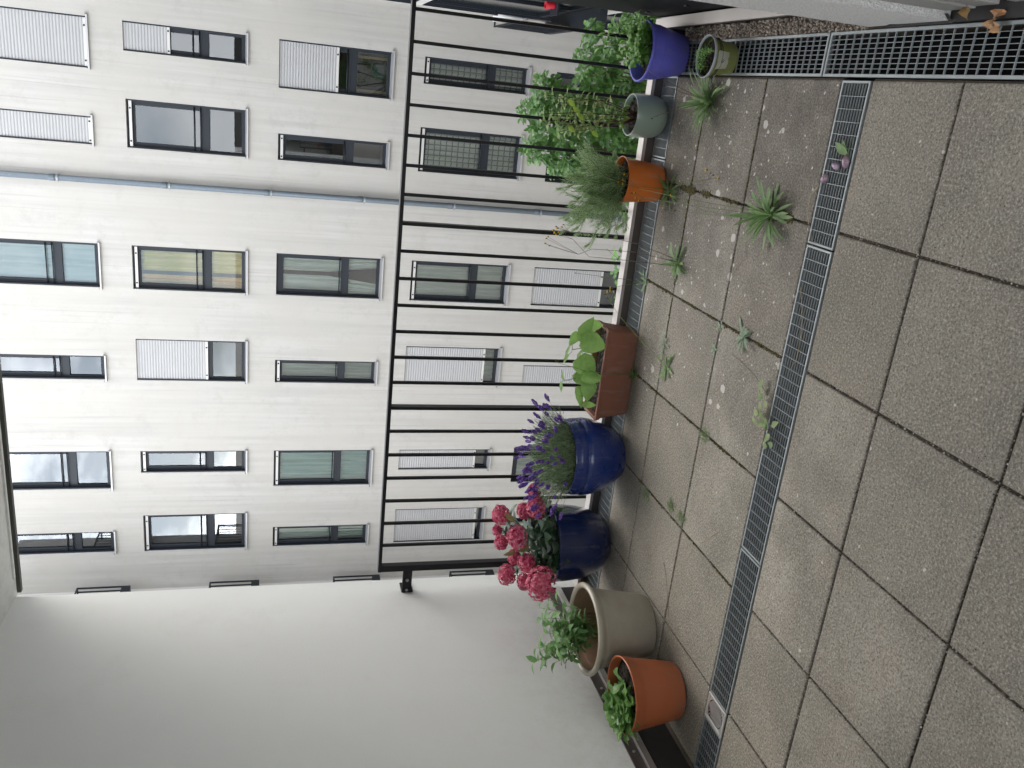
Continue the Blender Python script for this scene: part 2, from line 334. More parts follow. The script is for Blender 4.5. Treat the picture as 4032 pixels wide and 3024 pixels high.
def window(r, c):
    drop, cur, rails = ST[(r, c)]; x0, x1 = colx(c, r); z0 = zb[r]; z1 = z0 + WH; W_ = x1 - x0; yf = FY + .10; yb = yf + .065; fw = .06; b = MB()
    zm0, zm1 = z0 + .70, z0 + .82
    b.box(x0, yf, z0 + .03, x0 + fw, yb, z1); b.box(x1 - fw, yf, z0 + .03, x1, yb, z1)
    b.box(x0 + fw, yf, z0 + .03, x1 - fw, yb, z0 + .095); b.box(x0 + fw, yf, z1 - .10, x1 - fw, yb, z1); b.box(x0 + fw, yf, zm0, x1 - fw, yb, zm1)
    cw = .05; yc = yf + .012                                   # casement frame of the upper light, set back
    b.box(x0 + fw, yc, zm1, x0 + fw + cw, yb, z1 - .10); b.box(x1 - fw - cw, yc, zm1, x1 - fw, yb, z1 - .10)
    b.box(x0 + fw + cw, yc, zm1, x1 - fw - cw, yb, zm1 + .045); b.box(x0 + fw + cw, yc, z1 - .15, x1 - fw - cw, yb, z1 - .10)
    b.box(x0 + .004, FY + .02, z0 + .03, x0 + .028, yf, z1 - .002); b.box(x1 - .028, FY + .02, z0 + .03, x1 - .004, yf, z1 - .002)  # guide rails
    wd = b.build('window', 'frame', bld, bevel=.003)
    g = MB(); yg = yf + .04
    g.quad((x0 + fw, yg, z0 + .095), (x1 - fw, yg, z0 + .095), (x1 - fw, yg, zm0), (x0 + fw, yg, zm0))
    g.quad((x0 + fw + cw, yg, zm1 + .045), (x1 - fw - cw, yg, zm1 + .045), (x1 - fw - cw, yg, z1 - .15), (x0 + fw + cw, yg, z1 - .15))
    if drop < 1: g.build('pane', 'glass', wd)
    rm = MB(); ya, yz = yb + .002, FY + 1.5
    q = [(x0 - .5, z0), (x1 + .5, z0), (x1 + .5, z1), (x0 - .5, z1)]
    f4 = [(x0, ya, z0), (x1, ya, z0), (x1, ya, z1), (x0, ya, z1)]; b4 = [(x, yz, z) for x, z in q]
    rm.quad(*b4)
    for i in range(4): rm.quad(f4[i], f4[(i + 1) % 4], b4[(i + 1) % 4], b4[i])
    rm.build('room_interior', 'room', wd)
    if cur:
        cb = MB(); rr = random.Random(r * 17 + ord(c)); parts = [(x0 + .02, x1 - .02, cur)]
        if cur == 'c_yellow': parts = [(x0 + .36, x1 - .02, 'c_yellow'), (x0 + .04, x0 + .28, 'c_orange')]
        if (r, c) == (2, 'C'): parts = [(x0 + .03, x0 + .42, cur), (x0 + .50, x1 - .03, cur)]
        for pi, (a, e, mt) in enumerate(parts):
            cb = MB(); N = 40; K = 8; yy = yb + (.10 if mt != 'c_white' else .05); ph = rr.random() * 6
            vv = []
            for k in range(K + 1):
                tz = k / K; z = z1 - .05 - tz * (WH - .12)
                for i in range(N + 1):
                    t = i / N; x = a + (e - a) * t
                    if (r, c) == (2, 'C') and tz > .5: x = (a if pi == 0 else e) + (x - (a if pi == 0 else e)) * (1 - .35 * (tz - .5) * 2)
                    amp = .012 if mt in ('c_white',) else .03
                    vv.append((x, yy + amp * math.sin(t * (e - a) * 52 + ph + .5 * math.sin(t * 9 + tz * 2)) + .01 * math.sin(t * 31 + tz), z))
            cb.add(vv, [(k * (N + 1) + i, k * (N + 1) + i + 1, (k + 1) * (N + 1) + i + 1, (k + 1) * (N + 1) + i) for k in range(K) for i in range(N)])
            cb.build('curtain', mt, wd, smooth=True)
    ys = FY + .045
    if drop > .2:
        s = MB(); zt = z1 - .004; zz = z1 - drop * (WH - .05); pitch = .0555; n = int((zt - zz) / pitch); vv = []; prof = [(0, .006), (.12, .001), (.35, -.006), (.65, -.006), (.88, .001), (.99, .007)]
        rows = [(zt - (i + u) * pitch, d) for i in range(n) for u, d in prof]
        for z, d in rows: vv += [(x0 + .022, ys + d, z), (x1 - .022, ys + d, z)]
        s.add(vv, [(2 * i, 2 * i + 1, 2 * i + 3, 2 * i + 2) for i in range(len(rows) - 1)]); zz = zt - n * pitch
        sh = s.build('roller_shutter', 'shutter', wd, smooth=True)
    else: zz = z1 - .05; sh = wd
    if drop > .025:
        e = MB(); e.box(x0 + .022, ys - .012, zz - .05, x1 - .022, ys + .016, zz + .002)
        for u in (.14, .82): e.blob((x0 + W_ * u, ys - .018, zz - .022), .017, 1, .7, 1.2, k=1)
        e.build('end_bar', ['bar', 'gasket'], sh)
    s = MB(); yo = FY - .07                                    # sloped sheet sill with upturned ends
    s.add([(x0 - .025, yo, z0 - .034), (x1 + .025, yo, z0 - .034), (x1 + .025, yo, z0 - .005), (x0 - .025, yo, z0 - .005), (x0 - .025, yf, z0 + .03), (x1 + .025, yf, z0 + .03), (x0 - .025, yo + .005, z0 - .034), (x1 + .025, yo + .005, z0 - .034)],
          [(0, 1, 2, 3), (3, 2, 5, 4), (0, 6, 7, 1), (6, 4, 5, 7)])
    for xx in (x0 - .027, x1 + .025): s.box(xx, yo - .002, z0 - .036, xx + .004, FY + .02, z0 + .02)
    s.build('sill', 'sill', wd)
    if rails:
        t = MB()
        for h in ([.875, .995] if rails == 2 else [.90]):
            t.tube([(x0 + .03, FY + .082, z0 + h), (x1 - .03, FY + .082, z0 + h)], .013, seg=8)
        t.build('safety_rail', 'frame', wd, smooth=True)
    return wd
WIN = {k: window(*k) for k in ST}
# things seen in the rooms: shelf and carton behind the lower light
wd = WIN[(2, 'A')]; b = MB(); x0 = -.37
b.box(x0 + .08, FY + .45, -.25, x0 + .13, FY + .5, .5); b.box(x0 + .13, FY + .46, .36, x0 + .8, FY + .50, .40); b.box(x0 + .74, FY + .45, -.25, x0 + .79, FY + .5, .45)
b.build('shelf', plain('pine_wood', (.42, .27, .13), .6, 0, .2, 12), wd)
b = MB(); b.box(x0 + .38, FY + .52, -.2, x0 + .66, FY + .7, .06); b.build('storage_box', plain('dark_green_box', (.05, .10, .09), .6), wd)
# zinc downpipe on the facade
dp = thing('downpipe', 'grey zinc downpipe running down the white facade between two window columns', 'drainpipe', (-2.44, FY - .12, -9))
b = MB(); b.tube([(-2.44, FY - .12, -9), (-2.44, FY - .12, 7.9)], .058, seg=20); b.build('pipe', 'zinc', dp, smooth=True)
for z in (6.05, 4.02, 2.06, .16, -1.78, -3.75, -5.7):
    b = MB(); b.lathe((-2.44, FY - .12, z + .03), [(.058, 0), (.064, .0), (.066, .02), (.066, .09), (.060, .11)], 20, cap=False); b.build('sleeve', 'zinc', dp, smooth=True)
    b = MB(); b.lathe((-2.44, FY - .12, z - .03), [(.061, 0), (.068, 0), (.068, .035), (.061, .035)], 20, cap=False)
    b.box(-2.53, FY - .125, z - .025, -2.505, FY - .11, z); b.box(-2.375, FY - .125, z - .025, -2.35, FY - .11, z); b.box(-2.45, FY - .07, z - .02, -2.43, FY + .01, z)
    b.build('pipe_clamp', 'steel', dp)

n = NT('loggia_shade_pane'); n.col((.006, .012, .014)); n.set(rough=.12, spec=.25); M['shadepane'] = n.m  # near-black colour stands in for the shade inside the loggias
# wings closing the courtyard on the left and right
def wing(name, label, x, sgn, wins, y0, dark=False):
    t = thing(name, label, 'building', (x, FY, -9)); b = MB(); ys = sorted({y0, FY - .002} | {v for q in wins for v in q[:2]}); zs = sorted({-9, 7.95} | {v for q in wins for v in q[2:4]})
    for i in range(len(ys) - 1):
        for j in range(len(zs) - 1):
            cy, cz = (ys[i] + ys[i + 1]) / 2, (zs[j] + zs[j + 1]) / 2
            if any(a < cy < e and c_ < cz < d_ for a, e, c_, d_ in wins): continue
            b.quad((x, ys[i], zs[j]), (x, ys[i + 1], zs[j]), (x, ys[i + 1], zs[j + 1]), (x, ys[i], zs[j + 1]))
    xo = x + sgn * .17
    for a, e, c_, d_ in wins:
        k_ = 1 if dark else 0; b.quad((x, a, c_), (xo, a, c_), (xo, a, d_), (x, a, d_), k_); b.quad((x, e, c_), (xo, e, c_), (xo, e, d_), (x, e, d_), k_)
        b.quad((x, a, c_), (x, e, c_), (xo, e, c_), (xo, a, c_), k_); b.quad((x, a, d_), (x, e, d_), (xo, e, d_), (xo, a, d_), k_)
    b.box(min(x, x + sgn * 3), y0, 7.95, max(x, x + sgn * 3), FY, 8.05)
    b.box(min(x + sgn * 1.5, x + sgn * 2), y0, -9, max(x + sgn * 1.5, x + sgn * 2), FY, 7.95)
    b.build('wall', ['wing', 'frame'], t)
    for a, e, c_, d_ in wins:
        f = MB(); X0, X1 = sorted((x + sgn * .07, x + sgn * .15)); mid = (a + e) / 2
        f.box(X0, a, c_, X1, a + .07, d_); f.box(X0, e - .07, c_, X1, e, d_); f.box(X0, a + .07, c_, X1, e - .07, c_ + .12); f.box(X0, a + .07, d_ - .08, X1, e - .07, d_); f.box(X0, mid - .05, c_ + .12, X1, mid + .05, d_ - .08)
        wn = f.build('window', 'frame', t)
        g = MB(); xg = x + sgn * .11; g.quad((xg, a + .07, c_ + .12), (xg, e - .07, c_ + .12), (xg, e - .07, d_ - .08), (xg, a + .07, d_ - .08)); g.build('pane', 'shadepane' if dark else 'glass', wn)
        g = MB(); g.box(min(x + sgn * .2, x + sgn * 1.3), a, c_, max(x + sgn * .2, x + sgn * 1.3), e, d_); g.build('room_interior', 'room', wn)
    return t
lw = wing('courtyard_wing', 'white side wing closing the far left end of the courtyard', XL, -1,
          [(16.7, 18.2, z, z + 2.2) for z in (5.35, 2.5, -.35, -3.25)], 16.3)
for z in (5.05, 2.22, -.62, -3.5):                              # steel box balconies
    b = MB(); X0, X1 = XL + .001, XL + .33; Y0, Y1 = 16.4, 18.15
    b.box(X0, Y0, z, X1, Y1, z + .18)
    for Y in (Y0, Y1 - .03): b.box(X1 - .03, Y, z + .18, X1, Y + .03, z + 1.12); b.box(X0, Y, z + 1.09, X1 - .03, Y + .03, z + 1.12)
    b.box(X1 - .03, Y0 + .03, z + 1.09, X1, Y1 - .03, z + 1.12)
    for k in range(12): y = Y0 + .1 + k * .135; b.box(X1 - .02, y, z + .18, X1 - .005, y + .015, z + 1.09)
    for k in (1, 2): b.box(X0 + .1 * k, Y1 - .025, z + .18, X0 + .1 * k + .012, Y1 - .01, z + 1.09)
    b.build('balcony', 'frame', lw)
rw = wing('courtyard_wing', 'white side wing with dark glazed doors at the right edge of the facade', XR_, 1,
          [(14.0, 18.40, z, z + 2.55) for z in (5.2, 2.35, -.62, -3.35, -6.2)] + [(11.0, 13.5, z, z + 2.3) for z in (5.2, 2.35, -.5, -3.3, -6.1)], 4.5, True)
bl = thing('juliet_balcony', 'dark railed balcony with brown wooden screen on the right side wing', 'balcony', (XR_, 16.5, -3.2))
b = MB(); X0, X1 = XR_ - .30, XR_ - .003
b.box(X0, 15.6, -3.25, X1, 17.4, -3.12); b.box(X0, 15.6, -2.12, X0 + .03, 17.4, -2.09); b.box(X0 + .03, 17.37, -2.12, X1, 17.4, -2.09)
for k in range(14): y = 15.62 + k * .134; b.box(X0 + .005, y, -3.12, X0 + .02, y + .015, -2.12)
b.box(X0 + .1, 14.3, -2.45, X1, 14.7, -2.42); b.box(X0, 14.2, -3.25, X1, 15.6, -3.12); b.build('railing', 'frame', bl)
b = MB()
for k in range(7): b.box(X0 + .04, 15.75 + k * .17, -3.1, X0 + .06, 15.75 + k * .17 + .15, -2.25)
b.build('wooden_screen', plain('weathered_brown_board', (.17, .12, .085), .8, 0, .3, 8, .2), bl)
rp = thing('flower_pot', 'small red flower pot on a ledge of the dark balcony at the right edge', 'flower pot', (XR_ - .05, 14.5, -2.42))
b = MB(); b.lathe((XR_ - .05, 14.5, -2.42), [(.05, 0), (.065, .12), (.075, .12), (.075, .15), (.06, .15), (.05, .1)], 20); b.build('pot', plain('red_glaze', (.55, .02, .04), .3), rp, smooth=True, sharp=40)
ch = thing('folding_chair', 'folded pale garden chair leaning inside the balcony of the right side wing', 'chair', (XR_ - .1, 16.9, -3.12))
for kk in range(2):
    b = MB(); xx = XR_ - .08 - kk * .08; b.tube([(xx, 17.0, -3.12), (xx - .04, 17.15, -2.0)], .018); b.tube([(xx, 17.3, -3.12), (xx - .03, 16.9, -2.05)], .018); b.build('leg_frame', 'white', ch, smooth=True)
b = MB(); b.box(XR_ - .14, 16.75, -2.6, XR_ - .11, 17.15, -2.56); b.build('seat', 'white', ch)

# ------------------------------------------------------------------ the ground of the courtyard
n = NT('pale_bounce_ground'); f = n.noise(.4, 8, .7); n.col(n.mix(f, (.42, .41, .37), (.56, .55, .51))); n.set(rough=.95)  # unseen ground, made pale to bounce light onto the lower facade
b = MB(); b.quad((-120, -120, -9), (120, -120, -9), (120, 120, -9), (-120, 120, -9)); struct(b.build('ground', n.m))

# ------------------------------------------------------------------ terrace: deck, paving, drains
b = MB(); b.box(-2.80, -.6, -.45, .9, 4.22, -.18); struct(b.build('terrace_base', 'joint'))
b = MB(); b.box(-26, -4, -9, 3, 4.18, -.45); b.box(-26, -4, -.45, -3.12, 4.39, 3.5); b.box(2.2, -4, -.45, 5, 4.0, 4.0)  # unseen masses; left block stretched to keep bright sky out of window reflections
tb = thing('terrace_building', 'unseen white building block that carries the terrace, stretched left to block reflected sky', 'building', (-3, 0, -9)); b.build('wall', 'wing', tb)
b = MB(); rs = random.Random(3)
XC = [-2.755] + [-2.33 + .5 * k for k in range(5)] + [.165]
rowsY = [(3.654, 3.972), (3.161, 3.646), (2.672, 3.153), (2.114, 2.505), (1.614, 2.102), (1.114, 1.602), (.614, 1.102), (.116, .602), (-.4, .1)]
def slab_piece(x0, y0, x1, y1):
    zt = rs.uniform(-.0012, .0012); c = .006; h = .005; j = rs.uniform(-.001, .001)
    x0 += j; x1 += j
    v = [(x0, y0, -.05), (x1, y0, -.05), (x1, y1, -.05), (x0, y1, -.05), (x0, y0, zt - h), (x1, y0, zt - h), (x1, y1, zt - h), (x0, y1, zt - h),
         (x0 + c * .35, y0 + c * .35, zt - h * .3), (x1 - c * .35, y0 + c * .35, zt - h * .3), (x1 - c * .35, y1 - c * .35, zt - h * .3), (x0 + c * .35, y1 - c * .35, zt - h * .3),
         (x0 + c, y0 + c, zt), (x1 - c, y0 + c, zt), (x1 - c, y1 - c, zt), (x0 + c, y1 - c, zt)]
    f = [(12, 13, 14, 15)]
    for l in (0, 4, 8): f += [(l + i, l + (i + 1) % 4, l + 4 + (i + 1) % 4, l + 4 + i) for i in range(4)]
    b.add(v, f)
for (y0, y1) in rowsY:
    for i in range(len(XC) - 1):
        g = .0042 if y0 > 2.6 else .005
        xa = XC[i] + (g if i else 0); xb = XC[i + 1] - (g if i < len(XC) - 2 else .006)
        slab_piece(xa, y0, xb, y1)
struct(b.build('paving', 'slab'))
b = MB(); b.box(-2.80, -.6, -.18, .165, 2.508, -.010); b.box(-2.80, 2.669, -.18, .165, 3.974, -.010)
struct(b.build('joint_bed', 'joint'))
# channels (dark troughs under the grates)
def trough(x0, y0, x1, y1, z=-.16):
    t = MB(); t.box(x0, y0, z - .01, x1, y1, z); return t
ch1 = trough(-2.755, 2.509, .16, 2.668); 
for k in range(8): ch1.box(-2.755, 2.52 + k * .018, -.159, .16, 2.524 + k * .018, -.150)
struct(ch1.build('drain_channel', 'void'))
struct(trough(-2.755, 3.976, .375, 4.148).build('edge_channel', 'void'))
struct(trough(.166, -.5, .316, 3.975).build('threshold_channel', 'void'))
GR = 'galvanised drain grates laid in the terrace floor'
def grate(label, x0, y0, x1, y1, along, nlong, pitch, fw=.008, bw=.0015, z1=.0015, th=.016):
    t = thing('drain_grate', label, 'drain grate', ((x0 + x1) / 2, (y0 + y1) / 2, 0), GR); zt = z1
    f = MB(); f.box(x0, y0, zt - th, x1, y0 + fw, zt); f.box(x0, y1 - fw, zt - th, x1, y1, zt); f.box(x0, y0 + fw, zt - th, x0 + fw, y1 - fw, zt); f.box(x1 - fw, y0 + fw, zt - th, x1, y1 - fw, zt)
    f.build('frame', 'steel', t, bevel=.0008)
    a = MB(); A0, A1, B0, B1 = (x0 + fw, x1 - fw, y0 + fw, y1 - fw) if along == 'x' else (y0 + fw, y1 - fw, x0 + fw, x1 - fw)
    for k in range(1, nlong + 1):
        c = B0 + (B1 - B0) * k / (nlong + 1)
        q = (A0, c - bw / 2, zt - .0065, A1, c + bw / 2, zt - .001) if along == 'x' else (c - bw / 2, A0, zt - .0065, c + bw / 2, A1, zt - .001)
        a.box(*q)
    a.build('bearing_bars', 'steel', t)
    a = MB(); n_ = max(2, round((A1 - A0) / pitch))
    for k in range(1, n_):
        c = A0 + (A1 - A0) * k / n_
        q = (c - bw * .6, B0, zt - .006, c + bw * .6, B1, zt + .0004) if along == 'x' else (B0, c - bw * .6, zt - .006, B1, c + bw * .6, zt + .0004)
        a.box(*q)
    a.build('cross_bars', 'steel', t); return t
grate('right piece of the long middle grate, with purple skins and a green leaf on it', -.392, 2.513, .158, 2.664, 'x', 8, .0410)
grate('central piece of the long middle grate, with a creeping weed growing through it', -1.630, 2.513, -.398, 2.664, 'x', 8, .0410)
grate('long grate across the middle of the terrace, its left piece beside the small slotted cover', -2.340, 2.513, -1.636, 2.664, 'x', 8, .0410)
grate('short end piece of the middle grate beyond the slotted cover at the left wall', -2.752, 2.513, -2.470, 2.664, 'x', 8, .0410)
t = thing('drain_cover', 'small square light metal drain cover with curved slots near the orange pot', 'drain cover', (-2.405, 2.588, 0), GR)
n = NT('slotted_cover'); 
b = MB(); x0, x1, y0, y1 = -2.466, -2.344, 2.513, 2.664
b.box(x0, y0, -.004, x1, y0 + .014, .004); b.box(x0, y1 - .014, -.004, x1, y1, .004); b.box(x0, y0 + .014, -.004, x0 + .012, y1 - .014, .004); b.box(x1 - .012, y0 + .014, -.004, x1, y1 - .014, .004)
b.build('frame', 'alu', t, bevel=.0015)
b = MB(); cx, cy = (x0 + x1) / 2, (y0 + y1) / 2; RR = .058                       # disc with wavy slots: lamellae between the slots
for k in range(-7, 8):
    yy = cy + k * .0085; half = math.sqrt(max(0, RR ** 2 - (k * .0085) ** 2))
    if half > .008:
        pts = [(cx + s * half, yy + .005 * math.sin(s * 4), .002) for s in [i / 6 for i in range(-6, 7)]]
        for i in range(12): p, q = pts[i], pts[i + 1]; b.add([(p[0], p[1] - .0022, .002), (q[0], q[1] - .0022, .002), (q[0], q[1] + .0022, .002), (p[0], p[1] + .0022, .002), (p[0], p[1] - .0022, -.003), (q[0], q[1] - .0022, -.003), (q[0], q[1] + .0022, -.003), (p[0], p[1] + .0022, -.003)], [(0, 1, 2, 3), (0, 4, 5, 1), (3, 2, 6, 7)])
seg = 40; ring = []
for i in range(seg):
    a = 2 * math.pi * i / seg; ring.append((cx + RR * math.cos(a), cy + RR * 1.05 * math.sin(a), .0025))
sq = []
for p in ring:
    dx, dy = p[0] - cx, p[1] - cy; s = min(.049 / max(1e-6, abs(dx)), .0615 / max(1e-6, abs(dy))); s = max(1.0, s); sq.append((cx + dx * s, cy + dy * s, .0025))
b.add(ring + sq, [(i, (i + 1) % seg, seg + (i + 1) % seg, seg + i) for i in range(seg)])
b.build('slotted_plate', 'alu', t)
for i, (a, e) in enumerate([(-2.752, -1.49), (-1.484, -.232), (-.226, .160)]):
    grate(['narrow grate along the railing kerb behind the hydrangea and lavender pots', 'narrow grate along the railing kerb between terracotta trough and orange pot', 'narrow grate along the railing kerb under the sage green pot'][i], a, 3.979, e, 4.143, 'x', 9, .0415)
for i, (a, e) in enumerate([(2.795, 3.972), (1.60, 2.787), (.40, 1.592)]):
    grate(['square mesh grate at the right edge carrying the olive pot', 'square mesh grate at the right edge with dry brown leaves beside the rendered pier', 'square mesh grate by the door, nearest of the right edge row'][i], .169, a, .313, e, 'y', 7, .041, .010, .0015)

# parapet kerb with coping and black railing
pk = thing('parapet_kerb', 'low brown metal kerb with a pale coping along the front edge of the terrace', 'kerb', (-1.2, 4.18, 0))
b = MB(); b.box(-2.80, 4.152, -.18, .42, 4.20, .048); b.build('upstand', 'brown', pk)
b = MB(); b.box(-2.80, 4.146, .048, .42, 4.212, .058); b.box(-2.80, 4.146, .040, .42, 4.1485, .048); b.build('coping', 'coping', pk, bevel=.0015)
pk = thing('parapet_kerb', 'short kerb with pale coping on the right side beside the pebble strip', 'kerb', (.4, 3.4, 0))
b = MB(); b.box(.378, 2.5, -.10, .41, 4.144, .046); b.build('upstand', 'brown', pk)
b = MB(); b.box(.373, 2.5, .046, .422, 4.145, .060); b.build('coping', 'coping', pk, bevel=.0015)
rl = thing('railing', 'black steel balcony railing with slim vertical bars in front of the white facade', 'railing', (-1.2, 4.25, 0))
b = MB(); b.box(-2.668, 4.228, 1.238, .405, 4.272, 1.258); b.build('handrail', 'rail', rl, bevel=.002)
b = MB(); b.box(-2.668, 4.230, -.08, -2.630, 4.270, 1.238); b.build('end_post', 'rail', rl, bevel=.002)
bb = None
for i in range(21):
    x = .324 - .1413 * i; post = i in (7, 14)
    if post: b = MB(); b.box(x - .009, 4.228, -.08, x + .009, 4.272, 1.238); b.build('post', 'rail', rl, bevel=.0015); continue
    if bb is None:
        b = MB(); b.box(x - .008, 4.240, -.08, x + .008, 4.258, 1.238)
        bb = b.build('baluster', 'rail', rl, bevel=.003); x_first = x
    else:
        o = bb.copy(); COL.objects.link(o); o.parent = rl; o.location = (x - x_first, 0, 0)
b = MB(); b.box(-2.80, 4.244, 1.055, -2.668, 4.254, 1.110); b.box(-2.8185, 4.24, 1.045, -2.80, 4.275, 1.112); b.box(-2.8185, 4.275, 1.045, -2.812, 4.34, 1.112)
br = b.build('wall_bracket', 'rail', rl, bevel=.002)
b = MB()
for x in (-2.735,): b.add([], []); b.tube([(x, 4.2435, 1.083), (x, 4.238, 1.083)], .010, seg=14)
b.tube([(-2.7995, 4.2395, 1.083), (-2.7995, 4.236, 1.083)], .008, seg=12)
b.build('bolt', 'steel', br, smooth=True, sharp=40)

# side wall, ceiling
sw = thing('side_wall', 'smooth pale grey side wall closing the left end of the terrace', 'wall', (-2.82, 2, 0))
b = MB(); b.box(-3.12, -.6, .225, -2.82, 4.39, 3.5); b.box(-3.12, 4.19, -9, -2.82, 4.39, .225); b.build('wall', 'wall', sw, bevel=.004)
b = MB(); b.box(-2.845, -.6, -.1, -2.80, 4.185, .176); b.build('upstand', 'darkup', sw)
fl = MB(); fl.box(-2.82, -.6, .176, -2.795, 4.19, .181); fl.box(-2.799, -.6, .150, -2.795, 4.19, .176); a_ = fl.build('flashing', 'alu', sw)
fl = MB(); fl.box(-2.8195, -.6, .185, -2.811, 4.19, .236); fl.build('clamping_strip', plain('grey_brown_strip', (.12, .11, .105), .4, .5), sw)
sc_b = MB()
for y in (2.84, 2.40, 3.28, 3.72): sc_b.tube([(-2.8095, y, .21), (-2.806, y, .21)], .007, seg=10)
sc_b.build('screws', 'alu', sw)
cl = thing('balcony_ceiling', 'plain grey soffit of the balcony above in the upper left corner', 'ceiling', (-1, 2, 3.17))
b = MB(); b.box(-3.1, -.6, 3.17, 2.2, 4.42, 3.5); b.build('soffit', 'wall', cl)
b = MB(); b.box(-2.815, 4.4205, 3.150, 2.2, 4.45, 3.52); b.build('drip_edge', plain('dark_drip_edge', (.06, .06, .055), .5), cl)
b = MB(); b.box(-2.7, 4.37, 3.160, 2.2, 4.39, 3.170); b.build('drip_strip', 'wall', cl)
# house wall behind the camera and pier on the right
hw = thing('house_wall', 'rough plastered pier beside the terrace door at the right edge', 'wall', (.5, 2.3, 0))
b = MB(); b.box(.322, 2.215, .004, 2.2, 2.585, 3.17); b.build('pier', 'render', hw)
b = MB(); b.box(-3.1, -.75, -.1, -1.45, -.6, 3.5); b.box(.55, -.75, -.1, 2.2, -.6, 3.5); b.box(-1.45, -.75, 2.35, .55, -.6, 3.5); b.box(.9, -.6, -.1, 1.0, 2.215, 3.17); b.build('rear_wall', 'wall', hw)  # unseen rear wall, middle left open to let some fill light in
b = MB(); b.box(.345, 2.10, .03, .41, 2.2145, 3.16); b.box(.35, 2.02, .03, .44, 2.099, 3.16); b.build('door_frame', plain('taupe_door_frame', (.30, .29, .27), .5), hw)
b = MB(); b.add([(.3155, 2.52, .0045), (.3155, 2.20, .0045), (.338, 2.20, .03), (.332, 2.36, .05)], [(0, 1, 2, 3)]); b.build('loose_sealing_strip', 'darkup', hw)
t = thing('door_threshold', 'bright aluminium door threshold in the lower right corner', 'threshold', (.4, 1.8, 0))
b = MB(); b.box(.318, 1.0, -.02, .9, 2.21, .012); b.build('base', 'darkup', t)
b = MB(); b.box(.355, 1.0, .012, .52, 1.985, .045); b.build('profile', 'alu', t, bevel=.004)
ps = thing('privacy_screen', 'black vertical screen panel standing behind the right coping', 'screen', (.45, 3.4, 0))
b = MB(); b.box(.430, 2.5, -1.2, .47, 4.222, 3.15); b.build('panel', 'gasket', ps)
for y in (4.05, 3.62): b = MB(); b.box(.4255, y, .16, .430, y + .02, .18); b.build('bolt', 'rail', ps)
# pebbles
rs = random.Random(5); b = MB()
for i in range(2600):
    x, y = rs.uniform(.318, .374), rs.uniform(2.59, 3.97); r = rs.uniform(.0035, .0068)
    b.blob((x, y, -.006 + rs.uniform(0, .010)), r, 1, rs.uniform(.7, 1.5), .75, rot=rs.uniform(0, 3))
b.box(.3165, 2.58, -.18, .3775, 3.975, -.008)
n = NT('pebbles'); n.col(n.ramp(n.island(), (0, (.10, .075, .055)), (.35, (.20, .16, .125)), (.7, (.30, .25, .20)), (1, (.46, .40, .34)))); n.set(rough=.8)
tag(b.build('pebble_strip', n.m, smooth=True), 'strip of small brown river pebbles between right grate and kerb', 'pebbles', None, 'stuff')
#PLANTS
# ------------------------------------------------------------------ leaf and flower materials
def leafmat(name, cols, trans=.28, rough=.5, back=1.15, spot=0):
    cols = [tuple(min(.8, v * 1.35) for v in q) for q in cols]
    n = NT(name); isl = n.island(); k = len(cols)
    c = n.ramp(isl, *[(i / (k - 1), q) for i, q in enumerate(cols)])
    f = n.noise(60, 4, .6); c = n.mix(n.math('MULTIPLY', n.ramp(f, (.4, 0), (.7, 1)), .35), c, tuple(min(1, v * 1.45) for v in cols[-1]))
    if spot: c = n.mix(n.ramp(n.vor(70)[0], (.1, spot), (.2, 0)), c, (.32, .26, .10))
    n.col(c); n.set(rough=rough, spec=.4); n.bump(n.noise(140, 3), .25, .001)
    t = n.n('BsdfTranslucent'); x = n.n('MixShader'); x.inputs[0].default_value = trans
    n.l(n.mix(.5, c, tuple(min(1, v * 1.7) for v in cols[-1])), t.inputs[0]); n.l(n.b.outputs[0], x.inputs[1]); n.l(t.outputs[0], x.inputs[2]); n.l(x.outputs[0], n.out.inputs[0]); return n.m
M['lf_hyd'] = leafmat('hydrangea_leaf', [(.018, .042, .022), (.03, .07, .035), (.05, .10, .045)], .12, .38)
M['lf_lav'] = leafmat('lavender_leaf', [(.055, .095, .05), (.10, .15, .08), (.17, .22, .13)], .15)
M['lf_bean'] = leafmat('bean_leaf', [(.085, .18, .045), (.125, .24, .06), (.19, .31, .085)], .4, .45)
M['lf_prim'] = leafmat('primula_leaf', [(.06, .14, .035), (.10, .20, .055), (.15, .27, .085)], .3, .42)
M['lf_willow'] = leafmat('soft_green_leaf', [(.06, .14, .05), (.10, .21, .075), (.16, .28, .10)], .3)
M['lf_mint'] = leafmat('mixed_leaf', [(.07, .16, .03), (.12, .23, .05), (.20, .28, .07), (.22, .26, .10)], .4, .5, spot=.7)
M['lf_tree'] = leafmat('tree_leaf', [(.025, .07, .016), (.055, .135, .03), (.12, .24, .065)], .3, .42)
M['lf_rose'] = leafmat('rosemary_needle', [(.13, .20, .09), (.20, .29, .14), (.28, .38, .2)], .35)
M['lf_pars'] = leafmat('bright_leaf', [(.06, .16, .025), (.10, .23, .04), (.17, .32, .07)], .4, .4)
M['lf_weed'] = leafmat('weed_leaf', [(.085, .16, .05), (.13, .22, .08), (.19, .28, .12)], .25, .55)
M['lf_grey'] = leafmat('grey_green_leaf', [(.15, .21, .14), (.22, .28, .20)], .2, .7)
M['lf_dill'] = leafmat('seedling_leaf', [(.10, .24, .04), (.17, .33, .07)], .3)
M['stem_g'] = plain('green_stem', (.12, .18, .06), .6, 0, .2, 40, 0)
M['stem_y'] = plain('yellow_green_stem', (.26, .33, .11), .6, 0, .2, 40, 0)
M['stem_r'] = plain('dark_red_stem', (.085, .022, .022), .5, 0, .3, 40, 0)
M['stem_b'] = plain('dry_brown_stem', (.16, .12, .08), .8, 0, .3, 40, 0)
